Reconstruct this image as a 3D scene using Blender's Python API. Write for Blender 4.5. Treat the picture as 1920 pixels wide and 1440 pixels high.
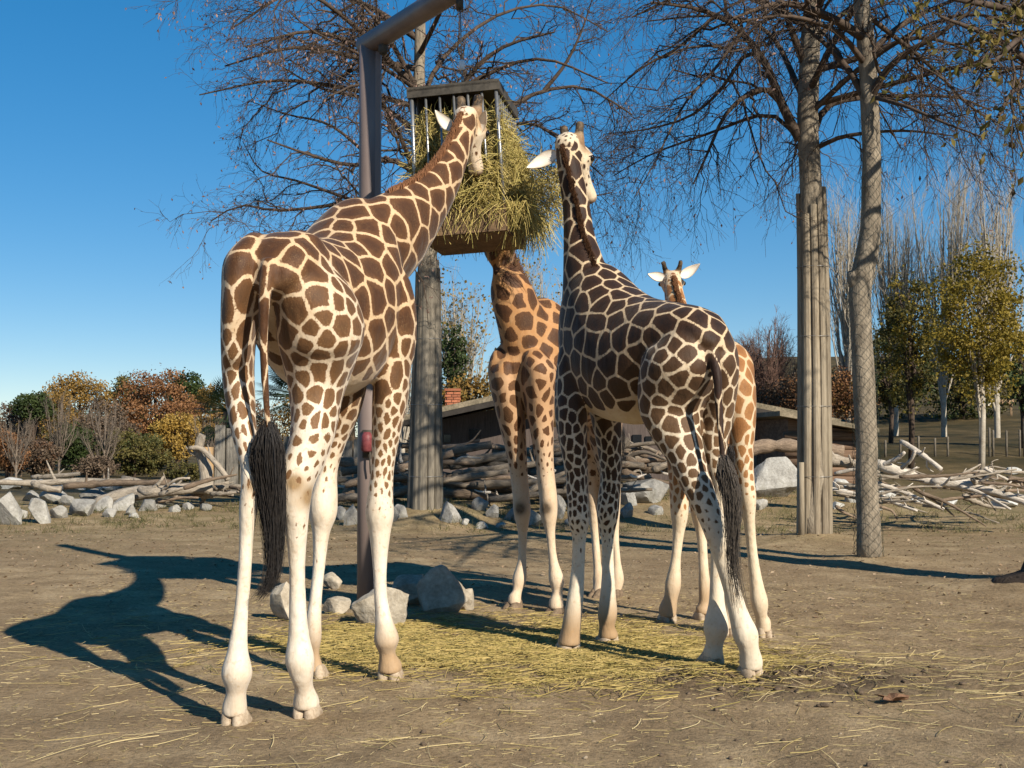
import bpy, bmesh, math, random
import numpy as np
from mathutils import Vector, Matrix
R = math.radians
# ------------------------------------------------------------------ clear, camera, world, sun
for o in list(bpy.data.objects): bpy.data.objects.remove(o)
sc = bpy.context.scene
COL = sc.collection
CAM_Z = 1.65; FPX = 2400.0; HORIZON = 815.0
PITCH = math.atan((HORIZON-720.0)/FPX)
cd = bpy.data.cameras.new('camera'); cam = bpy.data.objects.new('camera', cd); COL.objects.link(cam)
cam.location = (0, 0, CAM_Z); cam.rotation_euler = (math.pi/2+PITCH, 0, 0)
cd.sensor_width = 36; cd.lens = 36*FPX/1920; cd.clip_start = .05; cd.clip_end = 3000
sc.camera = cam
SUN_AZ = R(53); SUN_EL = R(31.5)          # shadows fall to the left and away
w = bpy.data.worlds.new('World'); sc.world = w; w.use_nodes = True
nt = w.node_tree; bg = nt.nodes['Background']
sky = nt.nodes.new('ShaderNodeTexSky'); sky.sky_type = 'NISHITA'; sky.sun_disc = False
sky.sun_elevation = SUN_EL; sky.sun_rotation = math.atan2(math.cos(SUN_AZ), -math.sin(SUN_AZ))
sky.altitude = 1500; sky.air_density = 0.85; sky.dust_density = 0.0; sky.ozone_density = 3.0
hsv = nt.nodes.new('ShaderNodeHueSaturation'); hsv.inputs['Saturation'].default_value = 1.78
hsv.inputs['Value'].default_value = 1.16
gam = nt.nodes.new('ShaderNodeGamma'); gam.inputs[1].default_value = .60
nt.links.new(sky.outputs[0], gam.inputs[0]); nt.links.new(gam.outputs[0], hsv.inputs['Color']); nt.links.new(hsv.outputs[0], bg.inputs[0])
bg.inputs[1].default_value = 0.126
sl = bpy.data.lights.new('sun', 'SUN'); sl.energy = 5.0; sl.angle = R(.53); sl.color = (1, .915, .78)
so = bpy.data.objects.new('sun', sl); COL.objects.link(so)
sdir = Vector((-math.cos(SUN_AZ)*math.cos(SUN_EL), math.sin(SUN_AZ)*math.cos(SUN_EL), -math.sin(SUN_EL)))
so.rotation_euler = sdir.to_track_quat('-Z', 'Y').to_euler(); so.location = (20, -20, 20)
vs = sc.view_settings; vs.view_transform = 'Standard'; vs.look = 'None'; vs.gamma = 1; vs.exposure = 0.62
vs.use_curve_mapping = False
# ------------------------------------------------------------------ helpers
rng = np.random.default_rng(7); random.seed(7)
def P(px, py, d):
    """point seen at pixel (px,py) of the 1920x1440 picture, d metres ahead"""
    u = (px-960)/FPX; v = (720-py)/FPX
    y = math.cos(PITCH)-v*math.sin(PITCH); z = math.sin(PITCH)+v*math.cos(PITCH); k = d/y
    return np.array((u*k, d, CAM_Z+z*k))
def G(px, py):
    """flat-ground point seen at a pixel"""
    v = (720-py)/FPX
    y = math.cos(PITCH)-v*math.sin(PITCH); z = math.sin(PITCH)+v*math.cos(PITCH); k = -CAM_Z/z
    return np.array(((px-960)/FPX*k, y*k, 0.0))
def norm(v):
    v = np.asarray(v, float); return v/(np.linalg.norm(v, axis=-1, keepdims=True)+1e-12)
_perm = np.random.default_rng(11).permutation(4096)
def _h(ix, iy, iz): return _perm[(_perm[(_perm[ix & 4095]+iy) & 4095]+iz) & 4095]/4095.0
def vnoise(p, f=1.0, off=0.0):
    """value noise 0..1 for (N,3)"""
    p = np.asarray(p, float)*f+off
    i = np.floor(p).astype(int); t = p-i; t = t*t*(3-2*t); r = 0
    for a in (0, 1):
        for b in (0, 1):
            for c in (0, 1):
                wgt = (t[:, 0] if a else 1-t[:, 0])*(t[:, 1] if b else 1-t[:, 1])*(t[:, 2] if c else 1-t[:, 2])
                r = r+wgt*_h(i[:, 0]+a, i[:, 1]+b, i[:, 2]+c)
    return r
def fbm(p, f, n=3, off=0.0):
    r = 0; a = 1; s = 0
    for k in range(n): r = r+a*(vnoise(p, f, off+k*17.3)-.5); s += a; a *= .5; f *= 2.1
    return r/s*2
def sstep(a, b, x):
    t = np.clip((np.asarray(x, float)-a)/(b-a), 0, 1); return t*t*(3-2*t)

def mesh_np(name, V, quads=None, tris=None, mat=None, smooth=True, parent=None, link=True):
    me = bpy.data.meshes.new(name); V = np.asarray(V, np.float32)
    q = np.zeros((0, 4), np.int32) if quads is None else np.asarray(quads, np.int32).reshape(-1, 4)
    t = np.zeros((0, 3), np.int32) if tris is None else np.asarray(tris, np.int32).reshape(-1, 3)
    me.vertices.add(len(V)); me.vertices.foreach_set('co', V.ravel())
    me.loops.add(q.size+t.size); me.loops.foreach_set('vertex_index', np.concatenate([q.ravel(), t.ravel()]))
    me.polygons.add(len(q)+len(t))
    st = np.concatenate([np.arange(len(q))*4, len(q)*4+np.arange(len(t))*3]).astype(np.int32)
    me.polygons.foreach_set('loop_start', st)
    me.polygons.foreach_set('use_smooth', np.full(len(q)+len(t), smooth))
    me.update(calc_edges=True)
    if mat: me.materials.append(mat)
    o = bpy.data.objects.new(name, me)
    if link: COL.objects.link(o)
    if parent: o.parent = parent
    return o
def fattr(o, name, vals, dom='POINT', typ='FLOAT'):
    a = o.data.attributes.new(name, typ, dom)
    if typ == 'FLOAT': a.data.foreach_set('value', np.asarray(vals, np.float32).ravel())
    else:
        v = np.ones((len(vals), 4), np.float32); v[:, :3] = vals; a.data.foreach_set('color', v.ravel())
def tag(o, label=None, cat=None, group=None, kind=None):
    if label: o['label'] = label
    if cat: o['category'] = cat
    if group: o['group'] = group
    if kind: o['kind'] = kind
    return o
def empty(name, loc, label=None, cat=None, group=None):
    o = bpy.data.objects.new(name, None); COL.objects.link(o); o.location = loc; o.empty_display_size = .2
    return tag(o, label, cat, group)
def adopt(child, root):
    """parent keeping world coordinates; root only has a location"""
    child.parent = root; child.matrix_parent_inverse = Matrix.Translation(-Vector(root.location))
    return child

class MB:
    """collects quads and tris into one mesh"""
    def __init__(s): s.V = []; s.Q = []; s.T = []; s.n = 0; s.F = []
    def add(s, V, Q=None, T=None):
        V = np.asarray(V, float).reshape(-1, 3)
        if Q is not None and len(Q): s.Q.append(np.asarray(Q, int).reshape(-1, 4)+s.n)
        if T is not None and len(T): s.T.append(np.asarray(T, int).reshape(-1, 3)+s.n)
        s.V.append(V); s.n += len(V); return s
    def tubes(s, pts, rad, sides=4, cap=False):
        """pts (N,K,3), rad (N,K)"""
        pts = np.asarray(pts, float); rad = np.asarray(rad, float)
        if pts.ndim == 2: pts = pts[None]; rad = rad[None]
        N, K, _ = pts.shape
        t = np.empty_like(pts); t[:, 1:-1] = pts[:, 2:]-pts[:, :-2]; t[:, 0] = pts[:, 1]-pts[:, 0]; t[:, -1] = pts[:, -1]-pts[:, -2]
        t = norm(t); m = norm(pts[:, -1]-pts[:, 0]); ref = np.zeros((N, 3)); ref[np.arange(N), np.abs(m).argmin(1)] = 1
        u = norm(np.cross(t, ref[:, None, :])); v = np.cross(t, u)
        a = np.linspace(0, 2*math.pi, sides, endpoint=False)
        ring = pts[:, :, None, :]+rad[:, :, None, None]*(np.cos(a)[None, None, :, None]*u[:, :, None, :]+np.sin(a)[None, None, :, None]*v[:, :, None, :])
        idx = np.arange(N*K*sides).reshape(N, K, sides); nx = np.roll(idx, -1, 2)
        Q = np.stack([idx[:, :-1], nx[:, :-1], nx[:, 1:], idx[:, 1:]], -1).reshape(-1, 4)
        V = ring.reshape(-1, 3); T = None
        if cap:
            c0 = N*K*sides+np.arange(N); c1 = c0+N; V = np.concatenate([V, pts[:, 0], pts[:, -1]])
            T = np.concatenate([np.stack([nx[:, 0], idx[:, 0], np.repeat(c0[:, None], sides, 1)], -1).reshape(-1, 3),
                                np.stack([idx[:, -1], nx[:, -1], np.repeat(c1[:, None], sides, 1)], -1).reshape(-1, 3)])
        return s.add(V, Q, T)
    def box(s, c, size, rot=None, taper=1.0):
        h = np.array(size)/2
        V = np.array([[x, y, z] for z in (-1, 1) for y in (-1, 1) for x in (-1, 1)], float)*h
        V[4:, :2] *= taper
        if rot is not None: V = V@np.array(rot).T
        return s.add(V+np.array(c), [[0, 2, 3, 1], [4, 5, 7, 6], [0, 1, 5, 4], [2, 6, 7, 3], [0, 4, 6, 2], [1, 3, 7, 5]])
    def build(s, name, mat, parent=None, smooth=True):
        return mesh_np(name, np.concatenate(s.V), np.concatenate(s.Q) if s.Q else None, np.concatenate(s.T) if s.T else None, mat, smooth, parent)
def rotz(a): c, s_ = math.cos(a), math.sin(a); return np.array([[c, -s_, 0], [s_, c, 0], [0, 0, 1]])
def rotx(a): c, s_ = math.cos(a), math.sin(a); return np.array([[1, 0, 0], [0, c, -s_], [0, s_, c]])
def roty(a): c, s_ = math.cos(a), math.sin(a); return np.array([[c, 0, s_], [0, 1, 0], [-s_, 0, c]])
def crom(P_, n):
    """Catmull-Rom resample of rows (any columns), n steps per span"""
    P_ = np.asarray(P_, float); E = np.vstack([2*P_[0]-P_[1], P_, 2*P_[-1]-P_[-2]]); out = []
    for i in range(1, len(E)-2):
        for k in range(n):
            t = k/n; a, b, c, d = E[i-1], E[i], E[i+1], E[i+2]
            out.append(.5*((2*b)+(-a+c)*t+(2*a-5*b+4*c-d)*t*t+(-a+3*b-3*c+d)*t**3))
    out.append(P_[-1]); return np.array(out)

# ------------------------------------------------------------------ material helper
class NT:
    def __init__(s, name, rough=.8, spec=.3):
        s.m = bpy.data.materials.new(name); s.m.use_nodes = True; s.t = s.m.node_tree; s.b = s.t.nodes['Principled BSDF']
        s.b.inputs['Roughness'].default_value = rough; s.b.inputs['Specular IOR Level'].default_value = spec
    def n(s, typ, **kw):
        x = s.t.nodes.new(typ)
        for k, v in kw.items(): setattr(x, k, v)
        return x
    def l(s, a, b): s.t.links.new(a, b)
    def coord(s, kind='Object', scale=(1, 1, 1)):
        c = s.n('ShaderNodeTexCoord'); m = s.n('ShaderNodeMapping'); m.inputs['Scale'].default_value = scale
        s.l(c.outputs[kind], m.inputs[0]); return m.outputs[0]
    def noise(s, scale, detail=4, rough=.55, vec=None, dist=0):
        x = s.n('ShaderNodeTexNoise'); x.inputs['Scale'].default_value = scale; x.inputs['Detail'].default_value = detail
        x.inputs['Roughness'].default_value = rough; x.inputs['Distortion'].default_value = dist
        if vec is not None: s.l(vec, x.inputs['Vector'])
        return x.outputs['Fac']
    def ramp(s, fac, stops):
        x = s.n('ShaderNodeValToRGB'); e = x.color_ramp.elements
        while len(e) < len(stops): e.new(.5)
        for k, (p, c) in enumerate(stops):
            e[k].position = p; e[k].color = (*c, 1) if len(c) == 3 else c
        s.l(fac, x.inputs[0]); return x.outputs[0]
    def mix(s, fac, a, b, mode='MIX'):
        x = s.n('ShaderNodeMix', data_type='RGBA', blend_type=mode)
        for sock, v in ((x.inputs[0], fac), (x.inputs[6], a), (x.inputs[7], b)):
            if isinstance(v, bpy.types.NodeSocket): s.l(v, sock)
            elif isinstance(v, (int, float)): sock.default_value = v
            else: sock.default_value = (*v, 1)
        return x.outputs[2]
    def math(s, op, a, b=0.0, c=None, clamp=False):
        x = s.n('ShaderNodeMath', operation=op, use_clamp=clamp)
        for k, v in enumerate((a, b) if c is None else (a, b, c)):
            if isinstance(v, bpy.types.NodeSocket): s.l(v, x.inputs[k])
            else: x.inputs[k].default_value = v
        return x.outputs[0]
    def attr(s, name, out='Fac'):
        x = s.n('ShaderNodeAttribute', attribute_name=name); return x.outputs[out]
    def rnd(s): return s.n('ShaderNodeObjectInfo').outputs['Random']
    def bump(s, h, strength=.5, dist=.02, prev=None):
        x = s.n('ShaderNodeBump'); x.inputs['Strength'].default_value = strength; x.inputs['Distance'].default_value = dist
        s.l(h, x.inputs['Height'])
        if prev is not None: s.l(prev, x.inputs['Normal'])
        return x.outputs[0]
    def out(s, col=None, normal=None, rough=None):
        if col is not None:
            if isinstance(col, bpy.types.NodeSocket): s.l(col, s.b.inputs['Base Color'])
            else: s.b.inputs['Base Color'].default_value = (*col, 1)
        if normal is not None: s.l(normal, s.b.inputs['Normal'])
        if rough is not None: s.l(rough, s.b.inputs['Roughness'])
        return s.m
def noisy(name, c1, c2, scale, rough=.8, bump=.3, bdist=.01, vscale=(1, 1, 1), spec=.25, perobj=.0, fine=6.0):
    t = NT(name, rough, spec); v = t.coord('Object', vscale); f = t.noise(scale, 5, .6, v); g = t.noise(scale*fine, 4, .6, v)
    h = t.math('ADD', t.math('MULTIPLY', f, .6), t.math('MULTIPLY', g, .4))
    c = t.ramp(h, [(.36, c1), (.64, c2)])
    if perobj:
        hs = t.n('ShaderNodeHueSaturation'); t.l(c, hs.inputs['Color'])
        t.l(t.math('MULTIPLY_ADD', t.rnd(), 2*perobj, 1-perobj), hs.inputs['Value']); c = hs.outputs[0]
    return t.out(c, t.bump(h, bump, bdist))
# ------------------------------------------------------------------ the ground
T1 = G(1527, 1012); T2 = G(1628, 1050); T3 = G(795, 985); POLE = np.array((-1.36, 12.1, 0.0)); T4 = np.array((6.05, 13.9, 0))
MUD = np.array((1.85, 8.75, 0))
def gbase(x, y):
    """large relief"""
    x = np.asarray(x, float); y = np.asarray(y, float)
    z = .22*sstep(21, 27, y)*sstep(3, -8, x+0*y)
    z = z+.45*sstep(22.6, 26.6, y)*sstep(-6, -3, x)*(1-.6*sstep(6.5, 9, x))
    z = z-1.15*sstep(30, 80, y)*sstep(0, -14, x)
    z = z+9.0*sstep(34, 150, y)*sstep(2, 26, x-.02*y)+1.1*sstep(30, 42, y)*sstep(4, 12, x)
    for t, h, r in ((T1, .10, .7), (T2, .07, .55), (T3, .28, 1.1), (T4, .14, .9)):
        z = z+h*np.exp(-((x-t[0])**2+(y-t[1])**2)/r**2)
    return z
def gz(x, y):
    x = np.atleast_1d(np.asarray(x, float)); y = np.atleast_1d(np.asarray(y, float))
    p = np.stack([x, y, 0*x], -1); near = np.clip(1.4-y/40, .25, 1)
    z = gbase(x, y)+.028*fbm(p, .45, 2, 3)*sstep(4, 9, y)+.010*fbm(p, 3.1, 2, 9)*near+.008*fbm(p, 9.0, 2, 5)*near
    m = np.exp(-(((x-MUD[0])/1.0)**2+((y-MUD[1])/.62)**2))
    z = z+m*(.075*fbm(p, 5, 3, 21)+.065*np.abs(fbm(p, 11, 2, 31)))
    return z
def g1(x, y): return float(gz(x, y)[0])
rows = [-300, -60, -20, -8, -3, -.5, 1, 2]; d_ = 3.0
while d_ < 420: rows.append(d_); d_ *= 1.0105 if d_ < 26 else 1.03
rows += [700, 1500]
us = np.concatenate([[-14, -5, -2.5, -1.4, -1.0, -.8], np.linspace(-.62, .62, 270), [.8, 1.0, 1.4, 2.5, 5, 14]])
yy = np.array(rows); scl = np.where(yy > 3, yy, 3+np.clip(3-yy, 0, None)*.8)
X_ = us[None, :]*scl[:, None]; Y_ = np.repeat(yy[:, None], len(us), 1)
Z_ = gz(X_.ravel(), Y_.ravel())
idx = np.arange(X_.size).reshape(X_.shape)
Q_ = np.stack([idx[:-1, :-1], idx[:-1, 1:], idx[1:, 1:], idx[1:, :-1]], -1).reshape(-1, 4)
t = NT('dirt', .95, .12); v = t.coord('Object')
n1 = t.noise(.35, 4, .6, v); n2 = t.noise(2.2, 6, .65, v); n3 = t.noise(26, 5, .7, v); n4 = t.noise(110, 3, .7, v)
base = t.ramp(n2, [(.30, (.19, .132, .072)), (.52, (.33, .240, .135)), (.72, (.46, .35, .21))])
base = t.mix(t.ramp(n1, [(.40, (0, 0, 0)), (.62, (.7, .7, .7))]), base, (.23, .158, .088))
spk = t.ramp(n3, [(.36, (.55, .52, .48)), (.5, (1, 1, 1)), (.68, (1.25, 1.22, 1.18))])
base = t.mix(.75, base, spk, 'MULTIPLY')
base = t.mix(t.ramp(n4, [(.62, (0, 0, 0)), (.70, (.6, .6, .6))]), base, (.42, .36, .27))
sx = t.n('ShaderNodeSeparateXYZ'); t.l(v, sx.inputs[0])
# grass comes in towards the stones, then meadow and leaf litter beyond, darkened for tree shade
gf = t.math('MULTIPLY', t.math('MULTIPLY_ADD', sx.outputs[1], .085, -1.35, clamp=True), t.ramp(t.noise(1.6, 5, .7, v), [(.38, (0, 0, 0)), (.62, (1, 1, 1))]), clamp=True)
base = t.mix(t.math('MULTIPLY', gf, .65), base, t.ramp(n3, [(.3, (.07, .075, .022)), (.7, (.17, .15, .055))]))
ff = t.math('MULTIPLY_ADD', sx.outputs[1], .09, -2.3, clamp=True)
base = t.mix(ff, base, t.ramp(t.noise(.6, 6, .7, v), [(.35, (.030, .028, .012)), (.55, (.085, .062, .028)), (.72, (.16, .115, .055))]))
# dark trampled earth in the foreground
dk = t.ramp(t.noise(.8, 5, .65, v, .4), [(.42, (0, 0, 0)), (.60, (1, 1, 1))])
near = t.math('MULTIPLY', dk, t.math('MULTIPLY_ADD', sx.outputs[1], -.33, 2.95, clamp=True))
base = t.mix(t.math('MULTIPLY', near, .55), base, (.135, .098, .062))
# wet mud round the hind feet
ml = t.n('ShaderNodeVectorMath', operation='SUBTRACT'); t.l(v, ml.inputs[0]); ml.inputs[1].default_value = tuple(MUD)
ms = t.n('ShaderNodeVectorMath', operation='MULTIPLY'); t.l(ml.outputs[0], ms.inputs[0]); ms.inputs[1].default_value = (.8, 1.35, 0)
mlen = t.n('ShaderNodeVectorMath', operation='LENGTH'); t.l(ms.outputs[0], mlen.inputs[0])
mud = t.math('MULTIPLY', t.math('MULTIPLY_ADD', mlen.outputs['Value'], -1.4, 1.75, clamp=True), t.ramp(n2, [(.32, (0, 0, 0)), (.55, (1, 1, 1))]))
base = t.mix(t.math('MULTIPLY', mud, .92), base, (.075, .052, .033))
h = t.math('ADD', t.math('MULTIPLY', n3, 1.0), t.math('MULTIPLY', n4, .35))
DIRT = t.out(base, t.bump(h, .95, .025))
ground = tag(mesh_np('ground', np.stack([X_.ravel(), Y_.ravel(), Z_], -1), Q_, None, DIRT), kind='structure')
# ------------------------------------------------------------------ giraffes
def coat_mat(name, patch_a, patch_b, ragged=.013, sheen_amt=.55):
    t = NT(name, .62, .22); v = t.coord('Object')
    e = t.attr('edge'); n = t.noise(70, 3, .7, v); n2 = t.noise(22, 3, .6, v)
    e = t.math('ADD', e, t.math('MULTIPLY_ADD', n, ragged*2, -ragged)); e = t.math('ADD', e, t.math('MULTIPLY_ADD', n2, ragged, -ragged*.5))
    mr = t.n('ShaderNodeMapRange', interpolation_type='SMOOTHSTEP'); t.l(e, mr.inputs[0]); mr.inputs[1].default_value = -.004; mr.inputs[2].default_value = .005
    depth = t.n('ShaderNodeMapRange'); t.l(e, depth.inputs[0]); depth.inputs[1].default_value = 0; depth.inputs[2].default_value = .055
    pc = t.mix(t.math('ADD', t.math('MULTIPLY', depth.outputs[0], .75), t.math('MULTIPLY_ADD', n2, .5, -.2), clamp=True), patch_a, patch_b)
    pc = t.mix(t.math('MULTIPLY', t.attr('pale'), t.math('MULTIPLY_ADD', n2, .5, .5)), pc, (.30, .17, .075))
    hair = t.noise(1.0, 4, .6, t.coord('Object', (240, 240, 45)))
    coat = t.mix(t.math('MULTIPLY', hair, .35), t.attr('coat', 'Color'), t.attr('coat', 'Color'), 'MULTIPLY')
    coat = t.mix(t.math('MULTIPLY', t.ramp(t.noise(11, 6, .75, v), [(.42, (0, 0, 0)), (.72, (1, 1, 1))]), .42), coat, (.44, .30, .165))
    fr = t.ramp(t.noise(34, 2, .5, v), [(.60, (0, 0, 0)), (.68, (1, 1, 1))]); coat = t.mix(t.math('MULTIPLY', fr, .30), coat, (.40, .24, .11))
    pc = t.mix(.55, pc, t.ramp(hair, [(.3, (.62, .6, .58)), (.5, (1, 1, 1)), (.75, (1.5, 1.42, 1.3))]), 'MULTIPLY')
    gold = t.math('MULTIPLY', t.ramp(t.noise(150, 2, .6, v), [(.56, (0, 0, 0)), (.70, (1, 1, 1))]), t.ramp(t.noise(6, 4, .6, v), [(.42, (0, 0, 0)), (.66, (1, 1, 1))]))  # golden flecks paint in the sun's sheen on the hair
    pc = t.mix(t.math('MULTIPLY', gold, sheen_amt), pc, (.36, .23, .105))
    c = t.mix(mr.outputs[0], coat, pc)
    t.b.inputs['Sheen Weight'].default_value = .12; t.b.inputs['Sheen Roughness'].default_value = .4
    bh = t.math('ADD', hair, t.math('MULTIPLY', n2, .6)); big = t.noise(5, 4, .55, t.coord('Object', (1.6, 1.6, .55)))
    return t.out(c, t.bump(bh, .25, .006, t.bump(big, .35, .05)))
HAIR_DK = noisy('tail_hair', (.010, .008, .007), (.03, .024, .02), 30, .5, .1, .002, spec=.4)
HAIR_GREY = noisy('tail_hair_greyish', (.035, .028, .022), (.10, .08, .062), 30, .55, .1, .002, spec=.35)
MANE_R = noisy('mane_red', (.13, .055, .025), (.26, .12, .055), 30, .7, .1, .002)
MANE_D = noisy('mane_dark', (.05, .024, .013), (.13, .062, .030), 30, .7, .1, .002)
HOOF_D = noisy('hoof_dark', (.085, .058, .036), (.21, .15, .095), 14, .75, .4, .004, fine=4); HOOF = noisy('hoof', (.26, .19, .125), (.48, .385, .275), 14, .75, .4, .004, fine=4)
t = NT('eye', .08, .6); EYE = t.out((.008, .006, .005))
t = NT('ear', .7, .2); v = t.coord('Object'); EARM = t.out(t.mix(t.attr('inner'), t.ramp(t.noise(14, 4, .6, v), [(.4, (.46, .36, .25)), (.65, (.66, .58, .46))]), (.70, .64, .55)), t.bump(t.noise(120, 3, .6, v), .2, .003))

def loft(S, mb, n=28, steps=4, sup=2.0):
    """S rows: centre(3), u-axis(3), v-axis(3) -> closed tube"""
    S = crom(np.array([np.concatenate(r) for r in S]), steps)
    a = np.linspace(0, 2*math.pi, n, endpoint=False); c, s_ = np.cos(a), np.sin(a)
    c = np.sign(c)*np.abs(c)**(2/sup); s_ = np.sign(s_)*np.abs(s_)**(2/sup)
    V = S[:, None, :3]+c[None, :, None]*S[:, None, 3:6]+s_[None, :, None]*S[:, None, 6:9]
    K = len(S); idx = np.arange(K*n).reshape(K, n); nx = np.roll(idx, -1, 1)
    Q = np.stack([idx[:-1], nx[:-1], nx[1:], idx[1:]], -1).reshape(-1, 4)
    c0, c1 = K*n, K*n+1
    T = np.concatenate([np.stack([nx[0], idx[0], np.full(n, c0)], -1), np.stack([idx[-1], nx[-1], np.full(n, c1)], -1)])
    mb.add(np.concatenate([V.reshape(-1, 3), S[:1, :3], S[-1:, :3]]), Q, T)
    return S
def ball(mb, c, ax):
    """ellipsoid; ax = three axis vectors"""
    n, m = 14, 9; th = np.linspace(0, math.pi, m); 
    S = []
    for q in np.linspace(-.97, .97, 9):
        r = math.sqrt(1-q*q); S.append((np.array(c)+q*np.array(ax[2]), r*np.array(ax[0]), r*np.array(ax[1])))
    loft(S, mb, 16, 1)
    return c

def giraffe(name, label, cfg):
    rs = np.random.default_rng(cfg['seed'])
    mb = MB(); SK = []            # skeleton samples: pos, radius, attributes[size, fade, lw, white, dirt, dark, pale]
    lw = cfg['lw']; sz = cfg['size']
    def sk(p, r, size, fade, white=0, dirt=0, dark=0, pale=0, lwk=1.0, leg=0.0): SK.append((*p, r, size*sz, fade, lw*lwk, white, dirt, dark, pale, leg))
    # torso
    rows = cfg['torso']; S = []; C3 = np.array([[x, d, (a+b)/2] for x, d, a, b, hw in rows])
    bdir = norm(C3[-1]-C3[0])*np.array([1, 1, 0])
    if cfg.get('flip'): bdir = -bdir
    bdir = norm(bdir); right = np.array([bdir[1], -bdir[0], 0.0])
    for (x, d, a, b, hw), c in zip(rows, C3): S.append((c, right*hw, np.array([0, 0, (a-b)/2])))
    for i, r in enumerate(loft(S, mb, 40, 4, 2.15)):
        top = r[8]; hw = np.linalg.norm(r[3:6])
        for q in (-.55, 0, .55): sk(r[:3]+np.array([0, 0, q*top]), hw, cfg['body'], 1, white=.25 if q < 0 else 0, pale=.15 if q < 0 else 0)
    # extra muscle masses
    for (px, py, d, ru, rl, rv) in cfg.get('lumps', []):
        ball(mb, P(px, py, d), (right*ru, bdir*rl, np.array([0, 0, rv])))
    # neck
    NS = []
    pts = [P(px, py, d) for px, py, d, a, b in cfg['neck']]
    for i, ((px, py, d, dv, lat), p) in enumerate(zip(cfg['neck'], pts)):
        ax = norm(pts[min(i+1, len(pts)-1)]-pts[max(i-1, 0)])
        hint = right*(1-i/(len(pts)-1))+cfg['headside']*(i/(len(pts)-1))
        l_ = norm(hint-ax*np.dot(hint, ax)); u_ = np.cross(l_, ax)
        if np.dot(u_, np.array([0, 0, .6])-bdir) < 0: u_ = -u_
        NS.append((p, l_*lat, u_*dv))
    NR = loft(NS, mb, 32, 5)
    for i, r in enumerate(NR):
        q = i/(len(NR)-1); rr = np.linalg.norm(r[3:6])
        sk(r[:3], rr, cfg['necksize']*(1-.45*q), 1)
    # head
    poll, muz = P(*cfg['poll']), P(*cfg['muzzle']); hd = muz-poll; L = np.linalg.norm(hd); hd /= L
    side = norm(cfg['headside']-hd*np.dot(cfg['headside'], hd)); up = np.cross(side, hd)
    if np.dot(up, np.array([0, 0, 1.])-.0*bdir) < 0: up = -up
    k = cfg.get('headk', 1.0)
    prof = [(-.12, .045, .05, -.02), (-.05, .085, .09, -.015), (.06, .10, .115, 0), (.2, .112, .125, 0), (.34, .118, .118, -.005), (.46, .095, .10, -.015),
            (.6, .07, .08, -.025), (.75, .06, .07, -.03), (.88, .062, .066, -.035), (.96, .06, .056, -.04), (1.01, .04, .035, -.045)]
    HS = [(poll+hd*L*q+up*o*k, side*a*k, up*b*k) for q, a, b, o in prof]
    for i, r in enumerate(loft(HS, mb, 26, 4, 2.2)):
        q = i/40; sk(r[:3], .09, .058*cfg.get('facespots', 1), .75 if q < .72 else 0, white=.55, dark=.0 if q < .86 else .35, lwk=.8)
    jaw = [(poll+hd*L*q+up*o*k, side*a*k, up*b*k) for q, a, b, o in ((.12, .05, .05, -.1), (.25, .07, .06, -.115), (.4, .06, .055, -.105), (.6, .045, .04, -.085), (.85, .04, .03, -.075))]
    loft(jaw, mb, 16, 3)
    eyes = []
    for s_ in (-1, 1):
        c = poll+hd*L*.36+side*s_*.10*k+up*.035*k
        ball(mb, c, (side*.045*k, up*.045*k, hd*.065*k)); eyes.append(c+side*s_*.030*k-up*.004*k+hd*.01)
        od = norm(up*cfg.get('ossup', .9)-hd*cfg.get('ossback', .45)+side*s_*cfg.get('osssplay', .12)); b0 = poll+hd*L*.13+side*s_*.058*k+up*.06*k
        ol = cfg.get('ossl', .2)*k; ow = cfg.get('ossr', 1.0)*k
        O = [(b0-od*.03, .052), (b0+od*ol*.15, .046), (b0+od*ol*.5, .038), (b0+od*ol*.8, .036), (b0+od*ol*.95, .036), (b0+od*ol, .024)]
        e1 = norm(np.cross(od, hd)); e2 = np.cross(od, e1)
        loft([(c_, e1*r_*ow, e2*r_*ow) for c_, r_ in O], mb, 16, 2)
        for (c_, r_), dk in zip(O, (.3, .5, 1.0, 1.3, 1.4, 1.4)): [sk(c_+od*.012*m_, r_*ow*1.25, .2, 0, dark=dk) for m_ in (-1, 0, 1)]
    ball(mb, poll+hd*L*.40+up*.10*k, (side*.05*k, up*.035*k, hd*.09*k))
    # tail shaft
    tp = np.array([P(px, py, d) for px, py, d, r in cfg['tail']]); tr = np.array([r for *_, r in cfg['tail']])
    TS = []
    for i, p in enumerate(tp):
        ax = norm(tp[min(i+1, len(tp)-1)]-tp[max(i-1, 0)]); a_ = norm(right-ax*np.dot(right, ax)); TS.append((p, a_*tr[i], np.cross(a_, ax)*tr[i]))
    for r in loft(TS, mb, 12, 4): sk(r[:3], np.linalg.norm(r[3:6]), .26, .95, white=.2, lwk=.7)
    # legs
    feet = []
    for leg in cfg['legs']:
        LS = []; pl = [P(a[0], a[1], a[2]) for a in leg['p']]
        n_ = len(pl); hw_ = np.array([a[3] for a in leg['p']], float); zs_ = np.array([q[2] for q in pl]); sm_ = hw_.copy(); sm_[1:-1] = (hw_[:-2]+hw_[2:])/2; hw_ = hw_+np.where(zs_ < 1.12*leg.get('joint', 1.), .75, .0)*(hw_-sm_)*(np.arange(n_) < n_-1)
        for i, a in enumerate(leg['p']):
            kf = a[4] if len(a) > 4 else np.interp(i/(n_-1), [0, .25, .45, .6, 1], leg.get('k', [1.9, 1.6, 1.35, 1.15, 1.1]))
            r = hw_[i]*a[2]/FPX; ax = norm(pl[min(i+1, n_-1)]-pl[max(i-1, 0)])
            u_ = np.array([1., 0, 0]); u_ = norm(u_-ax*np.dot(u_, ax)); v_ = np.cross(u_, ax)
            LS.append((pl[i], u_*r, v_*r*kf))
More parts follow.
